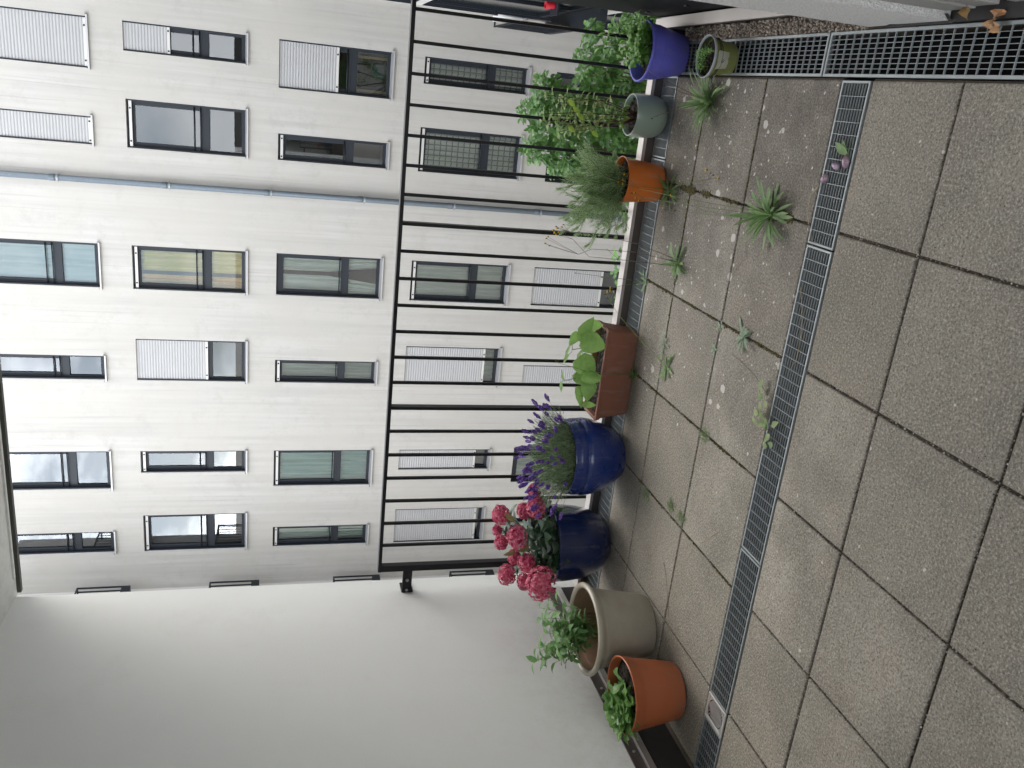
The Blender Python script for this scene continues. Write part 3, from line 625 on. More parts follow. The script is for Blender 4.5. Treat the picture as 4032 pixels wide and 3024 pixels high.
M['bark'] = plain('bark', (.10, .08, .06), .9, 0, .4, 30, .6, .006)
M['straw'] = plain('dry_grass', (.45, .36, .22), .8, 0, .3, 30, 0)
def petal(name, cols, trans=.25, rough=.55):
    n = NT(name); c = n.ramp(n.island(), *[(i / (len(cols) - 1), q) for i, q in enumerate(cols)]); n.col(c); n.set(rough=rough, spec=.3)
    t = n.n('BsdfTranslucent'); x = n.n('MixShader'); x.inputs[0].default_value = trans; n.l(c, t.inputs[0]); n.l(n.b.outputs[0], x.inputs[1]); n.l(t.outputs[0], x.inputs[2]); n.l(x.outputs[0], n.out.inputs[0]); return n.m
M['pink'] = petal('hydrangea_pink', [(.40, .035, .095), (.56, .085, .17), (.68, .15, .25), (.80, .33, .40)])
M['violet'] = petal('lavender_violet', [(.11, .05, .27), (.19, .09, .44), (.31, .18, .62), (.42, .27, .70)])
M['yellow'] = petal('yellow_petal', [(.75, .48, .02), (.85, .62, .05)])
M['bud'] = petal('brown_bud', [(.20, .14, .03), (.10, .08, .03)])
rs = random.Random(11)
def rv(a=1): return Vector((rs.uniform(-a, a), rs.uniform(-a, a), rs.uniform(-a, a)))
def hd(th, el): return Vector((math.cos(th) * math.cos(el), math.sin(th) * math.cos(el), math.sin(el)))
def soil_disc(c, r, z, pot, mat='soil', dip=.006):
    b = MB(); N = 30; ringz = [(0, 0), (.4, .0), (.75, .0), (1, -dip)]; vv = []
    for rr, dz in ringz: vv += [(c[0] + r * rr * math.cos(2 * math.pi * i / N), c[1] + r * rr * math.sin(2 * math.pi * i / N), z + dz + rs.uniform(-.003, .003)) for i in range(N)]
    b.add(vv, [(j * N + i, j * N + (i + 1) % N, (j + 1) * N + (i + 1) % N, (j + 1) * N + i) for j in range(3) for i in range(N)])
    for i in range(int(900 * r)):
        a, q = rs.uniform(0, 6.3), r * math.sqrt(rs.random()) * .95; b.blob((c[0] + q * math.cos(a), c[1] + q * math.sin(a), z + .002), rs.uniform(.003, .007), 1, rs.uniform(.6, 1.5), .8, rot=a)
    b.build('soil', mat, pot)
def glaze(name, c, c2=None, rough=.2, coat=.6, sp=6, dirt=.25, bump=.05, dcol=(.20, .17, .13)):
    n = NT(name); f = n.noise(sp, 6, .6); g = n.noise(40, 6, .7)
    k = n.mix(f, c, c2 or tuple(v * .8 for v in c)); k = n.mix(n.math('MULTIPLY', n.ramp(g, (.62, 0), (.78, 1)), dirt), k, dcol)
    sx = n.n('SeparateXYZ'); n.l(n.tc.outputs['Object'], sx.inputs[0]); mr = n.n('MapRange'); mr.inputs[1].default_value = .0; mr.inputs[2].default_value = .10; mr.inputs[3].default_value = 1; mr.inputs[4].default_value = 0; n.l(sx.outputs[2], mr.inputs[0])
    k = n.mix(n.math('MULTIPLY', n.math('MULTIPLY', mr.outputs[0], n.ramp(n.noise(28, 7, .8), (.42, 0), (.62, 1))), .55), k, (.19, .165, .13))
    vs_ = n.noise(1.0, 5, .6, n.coords((30, 30, 2.5))); k = n.mix(n.math('MULTIPLY', n.ramp(vs_, (.56, 0), (.70, 1)), .18), k, (.34, .32, .29))
    n.col(k); n.set(rough=n.ramp(f, (.3, rough), (.8, rough + .12)), coat=coat, coatr=.08); n.bump(n.noise(9, 3), bump, .004); return n.m
POTS = {}
def pot(key, label, c, prof, mat, seg=72, name='potted_plant', cat='potted plant', inner=None):
    t = thing(name, label, cat, (c[0], c[1], 0)); b = MB(); b.lathe((c[0], c[1], .0), prof, seg); o = b.build('pot', mat, t, smooth=True, sharp=50); POTS[key] = t; return t
# lavender pot: round, dark blue, two grooves under the rim
C_ = (-1.832, 3.985)
t = pot('lav', 'rounded dark blue glazed pot full of purple flowering lavender', C_, [(.0, .004), (.120, .004), (.126, .012), (.150, .045), (.185, .11), (.207, .175), (.213, .215), (.211, .238), (.206, .243), (.2055, .247), (.211, .253), (.209, .285), (.203, .305), (.206, .312), (.203, .318), (.190, .316), (.184, .300), (.180, .24)],
        glaze('dark_blue_glaze', (.013, .042, .225), (.008, .024, .14), .22, .5, 7, .10), name='potted_lavender')
soil_disc(C_, .185, .275, t)
fb = MB(); rs.seed(21)
for i in range(3600):                                           # foliage dome
    a = rs.uniform(0, 6.283); q = .165 * math.sqrt(rs.random()); el = R(rs.uniform(48, 88)) - q * 1.3; base = Vector((C_[0] + q * math.cos(a), C_[1] + q * math.sin(a), .28)); 
    d = hd(a + rs.uniform(-.5, .5), el); h = rs.uniform(0, .19) * (1 - q * 1.2); p = base + d * h
    fb.leaf(p, (d + rv(.45)).normalized(), hd(a, el + 1.5), rs.uniform(.028, .055), rs.uniform(.0034, .0052), 'strap', rs.uniform(-.5, .7), .2, n=3)
sb = MB(); tips = []
for i in range(112):
    a = rs.uniform(0, 6.283); u = math.sqrt(rs.random()); q = .15 * u; el = R(86 - 46 * u + rs.uniform(-9, 9)); ln = rs.uniform(.19, .285) * (1 - .10 * u)
    lean = Vector((-.02, 0, 0)); p0 = Vector((C_[0] + q * math.cos(a), C_[1] + q * math.sin(a), .29)); d = hd(a, el)
    pts = [p0 + (d * ln * t_) + Vector((0, 0, -.03 * u * t_ * t_)) + lean * t_ for t_ in (0, .35, .7, 1)]
    if pts[-1].z < .36 and u > .9: continue
    sb.tube(pts, .0013, .0009, 4); tips.append((pts[-1], (pts[-1] - pts[-2]).normalized()))
fo = fb.build('foliage', 'lf_lav', t, smooth=True); sb.build('stems', 'stem_g', t, smooth=True)
protos = []
for k in range(4):
    b = MB(); Ls = (.045, .036, .03, .05)[k]; nw = int(Ls / .0048)
    for j in range(nw):
        z = j * .0048; rad = .0088 * math.sin(math.pi * (j + .9) / (nw + .8)) + .002; gap = 1 if j > 1 or k % 2 else 0
        for s_ in range(7):
            an = s_ * 6.283 / 7 + j * .6; r_ = rad * rs.uniform(.7, 1.15)
            b.blob((r_ * math.cos(an), r_ * math.sin(an), z + rs.uniform(-.001, .001)), rs.uniform(.0026, .0040), rs.uniform(.8, 1.3), .8, 1.2, rot=an)
    o = b.build('flower_spike', 'violet', t); o.data.name = 'flower_spike'; protos.append((o, b))
for i, (p, d) in enumerate(tips[:98]):
    k = i % 4
    if i < 4: o = protos[i][0]
    else: o = protos[k][0].copy(); COL.objects.link(o); o.parent = t
    me = o.data
    q = Vector(d).to_track_quat('Z', 'Y'); o.rotation_mode = 'QUATERNION'; o.rotation_quaternion = q @ Quaternion((0, 0, 1), i * 1.3)
    s_ = rs.uniform(.85, 1.2); o.scale = (s_ * .72, s_ * .72, s_ * 1.0)
    o.location = Vector(p) - Vector(ORG[t.name]) + 0 * d
for o, b in protos:                                             # spikes were modelled round the origin, undo the base offset
    for v in o.data.vertices: v.co = v.co + Vector(ORG[t.name])
# hydrangea
C_ = (-2.368, 3.985)
t = pot('hyd', 'dark navy glazed pot with pink flowering hydrangea, between lavender and beige pot', C_, [(0, .004), (.11, .004), (.118, .010), (.150, .04), (.185, .10), (.207, .18), (.214, .25), (.217, .325), (.222, .333), (.221, .342), (.209, .344), (.203, .335), (.200, .27)],
        glaze('navy_glaze', (.010, .026, .115), (.006, .013, .06), .13, .7, 5, .12, .25), name='potted_hydrangea')
soil_disc(C_, .203, .29, t)
BL = [(-2.188, 4.0, .632, .050), (-2.196, 4.05, .485, .040), (-2.1, 3.9, .468, .054), (-2.263, 3.88, .56, .058), (-2.071, 4.05, .44, .036), (-2.343, 4.1, .613, .026), (-2.363, 4.0, .611, .038), (-2.491, 4.05, .506, .042), (-2.404, 3.85, .499, .049), (-2.542, 3.95, .572, .052), (-2.444, 3.70, .455, .084), (-2.533, 3.86, .496, .042)]
rs.seed(31); sb = MB(); lb = MB()
for (x, y, z, r) in BL:
    r *= 1.08; c = Vector((x, y, z)); b = MB(); N = int(3600 * r * r * 4.2) + 34
    for i in range(N):
        ph = math.acos(1 - 2 * (i + .5) / N * .90); th = i * 2.39996; nrm = Vector((math.sin(ph) * math.cos(th), math.sin(ph) * math.sin(th), math.cos(ph)))
        nrm = (nrm + rv(.16)).normalized(); rr = r * rs.uniform(.86, 1.06); p = c + Vector((nrm.x, nrm.y, nrm.z * .88)) * rr; u = nrm.orthogonal().normalized(); u = Quaternion(nrm, rs.uniform(0, 3)) @ u; v = nrm.cross(u); s = rs.uniform(.0085, .0125)
        for k in range(4):
            d = (Quaternion(nrm, k * math.pi / 2 + rs.uniform(-.15, .15)) @ u); e = nrm.cross(d); up = rs.uniform(-.1, .55)
            b.add([p, p + (d * .55 + e * .62) * s + nrm * s * up * .6, p + (d * 1.15 + e * .35) * s + nrm * s * up, p + d * 1.3 * s + nrm * s * (up - .15), p + (d * 1.15 - e * .35) * s + nrm * s * up, p + (d * .55 - e * .62) * s + nrm * s * up * .6],
                  [(0, 1, 2, 3), (0, 3, 4, 5)])
    b.blob(c, r * .72, 1, 1, .88)
    b.build('flower_head', 'pink', t)
    p0 = Vector((C_[0] + rs.uniform(-.06, .06), C_[1] + rs.uniform(-.05, .05), .29)); mid = p0.lerp(c, .5) + Vector((0, 0, -.02)); sb.tube([p0, mid, c - Vector((0, 0, r * .6))], .004, .0028, 6)
    for k in range(4):
        a = rs.uniform(0, 6.28); q = c.lerp(mid, rs.uniform(.25, .8)); d = hd(a, R(rs.uniform(-5, 35))); lb.leaf(q + d * .01, d, (0, 0, 1), rs.uniform(.07, .115), rs.uniform(.045, .07), 'ovate', rs.uniform(.3, 1.1), .18, n=5, wav=.15)
for i in range(95):
    a = rs.uniform(0, 6.28); q = rs.uniform(.05, .19); p = Vector((C_[0] + q * math.cos(a), C_[1] + q * math.sin(a), rs.uniform(.33, .47))); d = hd(a + rs.uniform(-.6, .6), R(rs.uniform(-15, 35)))
    lb.leaf(p, d, (0, 0, 1), rs.uniform(.07, .12), rs.uniform(.05, .078), 'ovate', rs.uniform(.3, 1.2), .16, n=5, wav=.15)
lb.build('leaves', 'lf_hyd', t, smooth=True); sb.build('stems', 'stem_g', t, smooth=True)
b = MB(); b.leaf((-2.17, 3.9, .585), (.5, 0, .65), (0, -1, .3), .07, .035, 'ovate', .3, .3); b.leaf((-2.36, 3.9, .56), (-.4, 0, .6), (0, -1, .2), .075, .03, 'ovate', .6, .3); b.leaf((-2.30, 3.85, .50), (-.3, -.2, .5), (0, -1, .2), .07, .034, 'ovate', .6, .3)
b.build('brown_edged_leaves', leafmat('olive_brown_leaf', [(.10, .09, .03), (.16, .13, .05)]), t, smooth=True)
# beige stoneware pot
C_ = (-2.487, 3.345)
n = NT('beige_stoneware'); v = n.coords((3, 3, 40)); f = n.noise(1, 5, .6, v); g = n.noise(5, 7, .7)
c = n.mix(f, (.36, .33, .26), (.45, .42, .335)); c = n.mix(n.math('MULTIPLY', n.ramp(g, (.45, 0), (.7, 1)), .5), c, (.29, .225, .165)); n.col(c); n.set(rough=.35, coat=.25, coatr=.2); n.bump(f, .25, .002)
prof = [(0, .012), (.142, .012), (.146, .004), (.152, .004), (.155, .012), (.172, .11), (.188, .215), (.196, .262), (.1985, .268), (.1975, .274), (.204, .288), (.216, .300), (.226, .310), (.229, .320), (.226, .329), (.216, .334), (.205, .331), (.199, .320)]
t = pot('beige', 'large beige stoneware pot with thick rim and thin leafy green stems by the side wall', C_, prof, n.m, name='potted_sprouts')
b = MB(); b.lathe((C_[0], C_[1], 0), [(.199, .320), (.194, .290), (.190, .283), (.188, .28), (.172, .16), (.166, .12)], 72, cap=False); b.build('inner_wall', glaze('brown_clay_inside', (.22, .125, .075), (.29, .18, .115), .6, .0, 8, .3), t, smooth=True)
soil_disc(C_, .170, .150, t)
rs.seed(41); sb = MB(); lb = MB()
for i in range(44):
    p0 = Vector((C_[0] - .02 + rs.uniform(-.06, .05), C_[1] + rs.uniform(-.02, .10), .15)); top = Vector((rs.uniform(-2.67, -2.43), rs.uniform(3.24, 3.44), rs.uniform(.36, .55))); 
    if i < 3: top = Vector((rs.uniform(-2.70, -2.63), 3.34, rs.uniform(.50, .60)))
    if i == 3: top = Vector((-2.33, 3.38, .52))
    if i == 4: top = Vector((-2.40, 3.42, .55))
    pts = [p0, p0.lerp(top, .45) + Vector((0, 0, .05)), top]; sb.tube(pts, .0018, .0012, 5)
    for k in range(7):
        q = pts[1].lerp(top, k / 6.0); a = k * 2.4 + i; d = (hd(a, R(rs.uniform(5, 50))) + Vector((0, -.1, 0))).normalized(); lb.leaf(q, d, (0, 0, 1), rs.uniform(.05, .085), rs.uniform(.022, .034), 'ovate', rs.uniform(.4, 1.5), .22, n=5)
lb.build('leaves', 'lf_willow', t, smooth=True); sb.build('stems', 'stem_y', t, smooth=True)
# large terracotta coloured plastic pot
C_ = (-2.563, 2.94)
terr = glaze('terracotta_plastic', (.50, .145, .055), (.43, .12, .045), .42, .1, 4, .08)
prof = [(0, .003), (.120, .003), (.128, .008), (.131, .016), (.150, .14), (.159, .205), (.1615, .210), (.1625, .222), (.1665, .226), (.170, .262), (.1735, .266), (.174, .272), (.171, .2745), (.166, .272), (.162, .23)]
t = pot('orange', 'largest orange plastic pot with low rosettes of green leaves in the lower left', C_, prof, terr, name='potted_primula')
soil_disc(C_, .162, .235, t); lb = MB(); rs.seed(51)
for (ox, oy, nn_) in ((-.09, -.02, 20), (-.045, -.09, 20), (-.03, -.02, 14), (-.12, .05, 12), (-.115, -.08, 16), (-.07, .06, 12), (.02, -.09, 8), (.05, .02, 4)):
    cx = Vector((C_[0] + ox, C_[1] + oy, .255))
    for i in range(nn_):
        a = i * 2.4 + ox * 50; el = R(12 + 70 * (i / nn_)); d = hd(a, el); lb.leaf(cx + d * .008, d, (0, 0, 1), rs.uniform(.07, .10) * (1.1 - .3 * i / nn_), rs.uniform(.034, .048), 'spoon', rs.uniform(.4, 1.1), .25, n=6, wav=.25)
lb.build('leaves', 'lf_prim', t, smooth=True)
# terracotta trough with bean plants
t = thing('planter_trough', 'long brown terracotta trough with broad bean leaves', 'planter', (-1.35, 4.03, 0))
def loop(x0, y0, x1, y1, z, r=.018, k=4):
    q = []
    for (cx, cy, a0) in ((x1 - r, y1 - r, 0), (x0 + r, y1 - r, 90), (x0 + r, y0 + r, 180), (x1 - r, y0 + r, 270)):
        q += [(cx + r * math.cos(R(a0 + 90 * i / k)), cy + r * math.sin(R(a0 + 90 * i / k)), z) for i in range(k + 1)]
    return q
b = MB(); bx = (-1.575, 3.962, -1.118, 4.098); tx = (-1.600, 3.930, -1.093, 4.118); rings = []
def mixr(f, e, z, r=.018): return loop(*[bx[i] + (tx[i] - bx[i]) * f + (e if i > 1 else -e) for i in range(4)], z, r)
for f, e, z in ((0, 0, .003), (0, .003, .01), (.78, 0, .160), (.80, .005, .163), (1, .004, .187), (1, 0, .190), (1, -.010, .190), (1, -.014, .186), (.8, -.014, .15), (.7, -.014, .13)): rings.append(mixr(f, e, z))
N = len(rings[0]); b.add([v for r_ in rings for v in r_], [(j * N + i, j * N + (i + 1) % N, (j + 1) * N + (i + 1) % N, (j + 1) * N + i) for j in range(len(rings) - 1) for i in range(N)] + [tuple(range(N - 1, -1, -1))])
terb = glaze('brown_terracotta', (.25, .10, .062), (.20, .08, .05), .55, .0, 9, .22, .1, (.30, .17, .12)); b.build('trough', terb, t, smooth=True, sharp=35)
b = MB(); b.add([(x, y, .162 + rs.uniform(-.004, .004)) for x, y, z in mixr(.85, -.013, 0)], [tuple(range(N))])
for i in range(260): b.blob((rs.uniform(-1.58, -1.11), rs.uniform(3.95, 4.10), .163), rs.uniform(.003, .007), 1, 1.2, .7, rot=i)
b.build('soil', 'soil', t)
BEAN=[(-1.175,3.960,0.254,0.120,0.100,-0.30,-1.00),(-1.106,3.990,0.287,0.104,0.056,0.80,-0.30),(-1.091,4.000,0.239,0.072,0.052,-0.00,-0.90),(-1.170,4.020,0.332,0.072,0.044,-0.80,0.60),(-1.241,4.030,0.357,0.069,0.020,-0.90,0.40),(-1.290,4.050,0.355,0.053,0.024,-0.60,0.50),(-1.300,3.970,0.271,0.113,0.101,-0.70,-0.70),(-1.390,4.020,0.267,0.082,0.066,-0.30,-0.30),(-1.440,3.980,0.231,0.098,0.070,-1.00,0.10),(-1.494,4.030,0.258,0.104,0.037,-1.00,-0.20),(-1.389,4.050,0.359,0.061,0.025,1.00,0.30),(-1.450,4.050,0.362,0.053,0.025,-1.00,0.10),(-1.532,3.990,0.214,0.070,0.033,-0.10,-1.00),(-1.270,4.060,0.279,0.057,0.025,-0.60,0.50),(-1.304,4.030,0.284,0.061,0.037,-0.30,0.50),(-1.205,4.050,0.343,0.032,0.016,-1.00,0.00),(-1.357,3.940,0.239,0.105,0.061,-0.10,-1.00),(-1.175,4.020,0.282,0.061,0.036,-0.50,-0.80)]
rs.seed(61); sb = MB(); nodes = [Vector((-1.16, 4.03, .27)), Vector((-1.29, 4.03, .28)), Vector((-1.40, 4.04, .30)), Vector((-1.47, 4.04, .25)), Vector((-1.24, 4.04, .33))]
for nd in nodes: p0 = Vector((nd.x + .02, 4.03, .16)); sb.tube([p0, p0.lerp(nd, .5) + Vector((.01, -.005, 0)), nd], .0022, .0016, 6)
for (x, y, z, ln, wd, dx, dz) in BEAN:
    d = Vector((dx, -.25, dz)).normalized(); c = Vector((x, y, z)); up = Vector((.1, -.95, .45)) if wd > .03 else Vector((.3, -.25, 1)); lb = MB(); st = c - d * ln * .5
    ln *= 1.18; wd *= 1.2; lb.leaf(st, d, up, ln, wd * 1.05, 'heart', rs.uniform(-.2, .5), .14, n=4, wav=.2); lb.build('leaf', 'lf_bean', t, smooth=True)
    nd = min(nodes, key=lambda q: (q - st).length); sb.tube([nd, nd.lerp(st, .5) + Vector((0, -.004, -.006)), st], .0014, .0011, 5)
sb.tube([(-1.5, 4.0, .16), (-1.50, 3.985, .20), (-1.505, 3.98, .225), (-1.498, 3.98, .235)], .0015); sb.build('stems', 'stem_g', t, smooth=True)
# sage green pot with dark red stems
C_ = (-.037, 4.07)
t = pot('sage', 'smooth sage green pot with tall dark red stems and wilting leaves', C_, [(0, .003), (.052, .003), (.070, .010), (.086, .028), (.0975, .055), (.102, .09), (.1025, .13), (.1005, .178), (.099, .182), (.095, .182), (.0935, .178), (.093, .13)],
        glaze('sage_green_glaze', (.28, .38, .32), (.30, .36, .295), .25, .3, 3, .08), name='potted_herb')
soil_disc(C_, .094, .155, t); rs.seed(71); STEMS=[[(-0.013,4.070,0.209),(0.013,4.080,0.305),(0.012,4.090,0.484),(0.011,4.100,0.610)],[(-0.031,4.088,0.202),(-0.017,4.098,0.307),(-0.015,4.108,0.462),(-0.017,4.118,0.536)],[(-0.043,4.055,0.220),(-0.048,4.065,0.328),(-0.054,4.075,0.455),(-0.076,4.085,0.616)],[(-0.072,4.064,0.208),(-0.070,4.074,0.308),(-0.086,4.084,0.473),(-0.112,4.094,0.622)],[(-0.054,4.090,0.195),(-0.056,4.100,0.274),(-0.072,4.110,0.401),(-0.079,4.120,0.567)],[(-0.078,4.059,0.213),(-0.093,4.069,0.307),(-0.116,4.079,0.419),(-0.151,4.089,0.528)],[(-0.066,4.059,0.208),(-0.091,4.069,0.347),(-0.108,4.079,0.459),(-0.122,4.089,0.545)],[(-0.085,4.090,0.200),(-0.117,4.100,0.345),(-0.135,4.110,0.406),(-0.148,4.120,0.480)],[(-0.024,4.064,0.210),(-0.002,4.074,0.279),(0.011,4.084,0.382),(-0.002,4.094,0.507)]]
lb = MB(); sb = MB()
for k, st in enumerate(STEMS):
    pts = [Vector((C_[0] + (st[0][0] - C_[0]) * .5, 4.07, .155))] + [Vector(p) for p in st]; sb.tube(pts, .0028, .0016, 6)
    for j in range(15):
        u = j / 14 * 3.99; i = min(3, int(u)); q = pts[i].lerp(pts[i + 1], u - i); big = u > 1.7
        if u < 1.0 or (u < 2 and j % 2): continue
        for s_ in (0, 1):
            d = hd(j * 1.7 + s_ * math.pi + k, R(rs.uniform(10, 55) if big else rs.uniform(-50, 20))); lb.leaf(q, d, (0, 0, 1), rs.uniform(.035, .06) if big else rs.uniform(.03, .055), rs.uniform(.018, .028), 'ovate', rs.uniform(.4, 1.3), .25, n=4, wav=.3)
sb.build('stems', 'stem_r', t, smooth=True); lb.build('leaves', 'lf_mint', t, smooth=True)
b = MB()
for (x, z, ln) in ((.0, .52, .055), (-.06, .46, .05), (-.03, .49, .05), (-.13, .38, .05), (-.12, .50, .045)): b.leaf((x, 4.03, z), (-.4, -.2, -.6), (.3, -.8, .5), ln, .024, 'ovate', .8, .25, n=5)
b.build('yellowed_leaves', leafmat('yellowing_leaf', [(.26, .33, .05), (.20, .30, .05)], .4), t, smooth=True)
# small orange pot with rosemary
C_ = (-.345, 4.002)
t = pot('rosemary', 'small bright orange pot with sprawling dark green rosemary', C_, [(0, .003), (.080, .003), (.088, .008), (.090, .02), (.100, .11), (.108, .19), (.1155, .208), (.1155, .212), (.111, .212), (.106, .19)],
        glaze('orange_glaze', (.68, .17, .02), (.58, .135, .018), .35, .25, 4, .1), name='potted_rosemary')
soil_disc(C_, .105, .185, t); rs.seed(81); lb = MB(); sb = MB()
ends = [(-.41, .49), (-.48, .44), (-.61, .43), (-.67, .28), (-.60, .13), (-.23, .36), (-.30, .42), (-.55, .36), (-.50, .30), (-.64, .35), (-.35, .46), (-.22, .28), (-.58, .23), (-.45, .38), (-.40, .34), (-.30, .30), (-.52, .18), (-.62, .20), (-.26, .42), (-.47, .20), (-.36, .30), (-.55, .42)]
def sprig(pts, dens=430, r0=.0018):
    sb.tube(pts, r0, .0007, 4); ln = sum((pts[i + 1] - pts[i]).length for i in range(len(pts) - 1)); N = int(ln * dens); m_ = len(pts) - 1
    for j in range(N):
        u2 = j / N * m_; i = min(m_ - 1, int(u2)); q = pts[i].lerp(pts[i + 1], u2 - i); ax = (pts[i + 1] - pts[i]).normalized(); s_ = ax.orthogonal().normalized(); d = Quaternion(ax, j * 2.4) @ s_
        lb.leaf(q, (d + ax * rs.uniform(.5, 1.1)).normalized(), ax, rs.uniform(.015, .027), .0028, 'strap', -.3, .1, n=2)
for k, (x, z) in enumerate(ends * 3):
    u_ = rs.uniform(.45, 1) if k >= len(ends) else 1; x = C_[0] + (x - C_[0]) * u_ + rs.uniform(-.02, .02); z = .2 + (z - .2) * u_; e = Vector((x, rs.uniform(3.92, 4.16), z)); p0 = Vector((C_[0] + rs.uniform(-.06, .06), C_[1] + rs.uniform(-.05, .05), .19))
    m1 = p0.lerp(e, .5) + Vector((rs.uniform(-.03, .03), rs.uniform(-.02, .02), rs.uniform(.01, .06))); pts = [p0, m1, e, e + (e - m1).normalized() * .02 + Vector((0, 0, .012))]; sprig(pts)
    for q_ in range(6):
        u = rs.uniform(.25, .95); b0 = (p0.lerp(m1, u * 2) if u < .5 else m1.lerp(e, u * 2 - 1)); dd = ((e - p0).normalized() * .6 + rv(.9) + Vector((0, 0, .45))).normalized(); l_ = rs.uniform(.04, .09); sprig([b0, b0 + dd * l_ * .5, b0 + dd * l_ + Vector((0, 0, .01))], 430, .001)
lb.build('needles', 'lf_rose', t); sb.build('stems', 'stem_b', t, smooth=True)
# violet blue pot
C_ = (.252, 3.985)
prof = [(0, .006), (.080, .006), (.084, .002), (.090, .002), (.092, .012), (.106, .07), (.120, .13), (.1225, .150), (.126, .178), (.1275, .186), (.1345, .189), (.139, .196), (.139, .203), (.136, .207), (.130, .206), (.125, .19), (.12, .14)]
t = pot('blue', 'violet blue plastic pot with parsley like leaves at the far right corner', C_, prof, glaze('violet_blue_plastic', (.17, .165, .72), (.14, .135, .62), .38, .15, 4, .05), name='potted_parsley')
soil_disc(C_, .122, .145, t); rs.seed(91); lb = MB(); sb = MB()
for i in range(70):
    p0 = Vector((C_[0] + rs.uniform(-.03, .10), C_[1] + rs.uniform(-.08, .08), .15)); e = p0 + Vector((rs.uniform(-.04, .05), rs.uniform(-.05, .04), rs.uniform(.05, .125))); sb.tube([p0, p0.lerp(e, .5) + Vector((0, 0, .01)), e], .0011, .0009, 4)
    for k in range(3):
        a = rs.uniform(0, 6.28)
        for j in (-1, 0, 1): d = hd(a + j * .8, R(rs.uniform(0, 30))); lb.leaf(e + Vector((0, 0, k * -.012)), d, (0, 0, 1), rs.uniform(.024, .038), rs.uniform(.015, .024), 'spoon', rs.uniform(.2, .9), .2, n=4, wav=.3)
for (x, z, y) in ((.244, .455, 3.96), (.293, .43, 3.98), (.332, .381, 4.0), (.355, .35, 4.0), (.22, .34, 3.95)):
    p0 = Vector((x + .03, y, .16)); e = Vector((x, y, z)); pts = [p0, p0.lerp(e, .5) + Vector((.012, 0, .01)), e]; sb.tube(pts, .0019, .0011, 5)
    for j in range(7): q = p0.lerp(e, .35 + .65 * j / 6) + Vector((.008 * math.sin(j), 0, 0)); d = hd(j * 2.5 + x * 9, R(rs.uniform(-10, 45))); lb.leaf(q, d, (0, 0, 1), rs.uniform(.035, .06), rs.uniform(.009, .015), 'lance', rs.uniform(.5, 1.6), .25, n=5)
lb.build('leaves', 'lf_pars', t, smooth=True); sb.build('stems', 'stem_y', t, smooth=True)
# olive pot with pale rim and paper label
C_ = (.231, 3.470)
t = pot('olive', 'small olive green nursery pot with white rim and taped paper label', C_, [(0, .004), (.055, .004), (.060, .006), (.0615, .014), (.060, .018), (.070, .07), (.0785, .112), (.079, .114)],
        glaze('olive_plastic', (.19, .22, .055), (.16, .185, .04), .4, .1, 5, .15), name='potted_seedlings')
b = MB(); b.lathe((C_[0], C_[1], 0), [(.079, .114), (.077, .118), (.075, .09)], 60, cap=False, k=1); b.lathe((C_[0], C_[1], 0), [(.078, .113), (.0845, .114), (.086, .118), (.086, .123), (.0845, .1255), (.083, .1255), (.081, .122), (.080, .118)], 60, cap=False); b.build('rim', [glaze('pale_rim', (.42, .44, .47), None, .35, .1), glaze('dark_inside', (.05, .055, .03), None, .5, 0)], t, smooth=True, sharp=50)
soil_disc(C_, .077, .092, t)
b = MB(); vv = []
for j in range(2):
    for i in range(11): a = R(-128 + 56 * i / 10); r_ = (.0672, .0775)[j] + .0015; vv.append((C_[0] + r_ * math.cos(a), C_[1] + r_ * math.sin(a), (.052, .104)[j] + rs.uniform(-.002, .002)))
b.add(vv, [(i, i + 1, 12 + i, 11 + i) for i in range(10)]); b.build('paper_label', glaze('paper_tape', (.40, .40, .30), (.48, .48, .38), .6, 0, 60, .3), t, smooth=True)
b = MB()
for i in range(6): a = R(-103 + (i - 2.5) * 1.7); z0_ = .079 + .004 * math.sin(i * 2.1); b.tube([(C_[0] + .0755 * math.cos(a), C_[1] + .0755 * math.sin(a), z0_ - .004 * (i % 2)), (C_[0] + .0755 * math.cos(a + .03), C_[1] + .0755 * math.sin(a + .03), z0_ + .004)], .0008, seg=4)
b.build('pen_scribble', 'gasket', t)
rs.seed(95); lb = MB()
for i in range(17):
    p = Vector((C_[0] + rs.uniform(-.055, .035), C_[1] + rs.uniform(-.05, .06), .094)); e = p + Vector((rs.uniform(-.015, .015), rs.uniform(-.02, .01), rs.uniform(.03, .06))); lb.tube([p, e], .0007, seg=3)
    for k in range(9): d = hd(k * 1.4 + i, R(rs.uniform(5, 60))); lb.leaf(p.lerp(e, .45 + .06 * k), d, (0, 0, 1), rs.uniform(.012, .02), .0028, 'strap', .4, .1, n=2)
lb.build('seedlings', 'lf_dill', t)

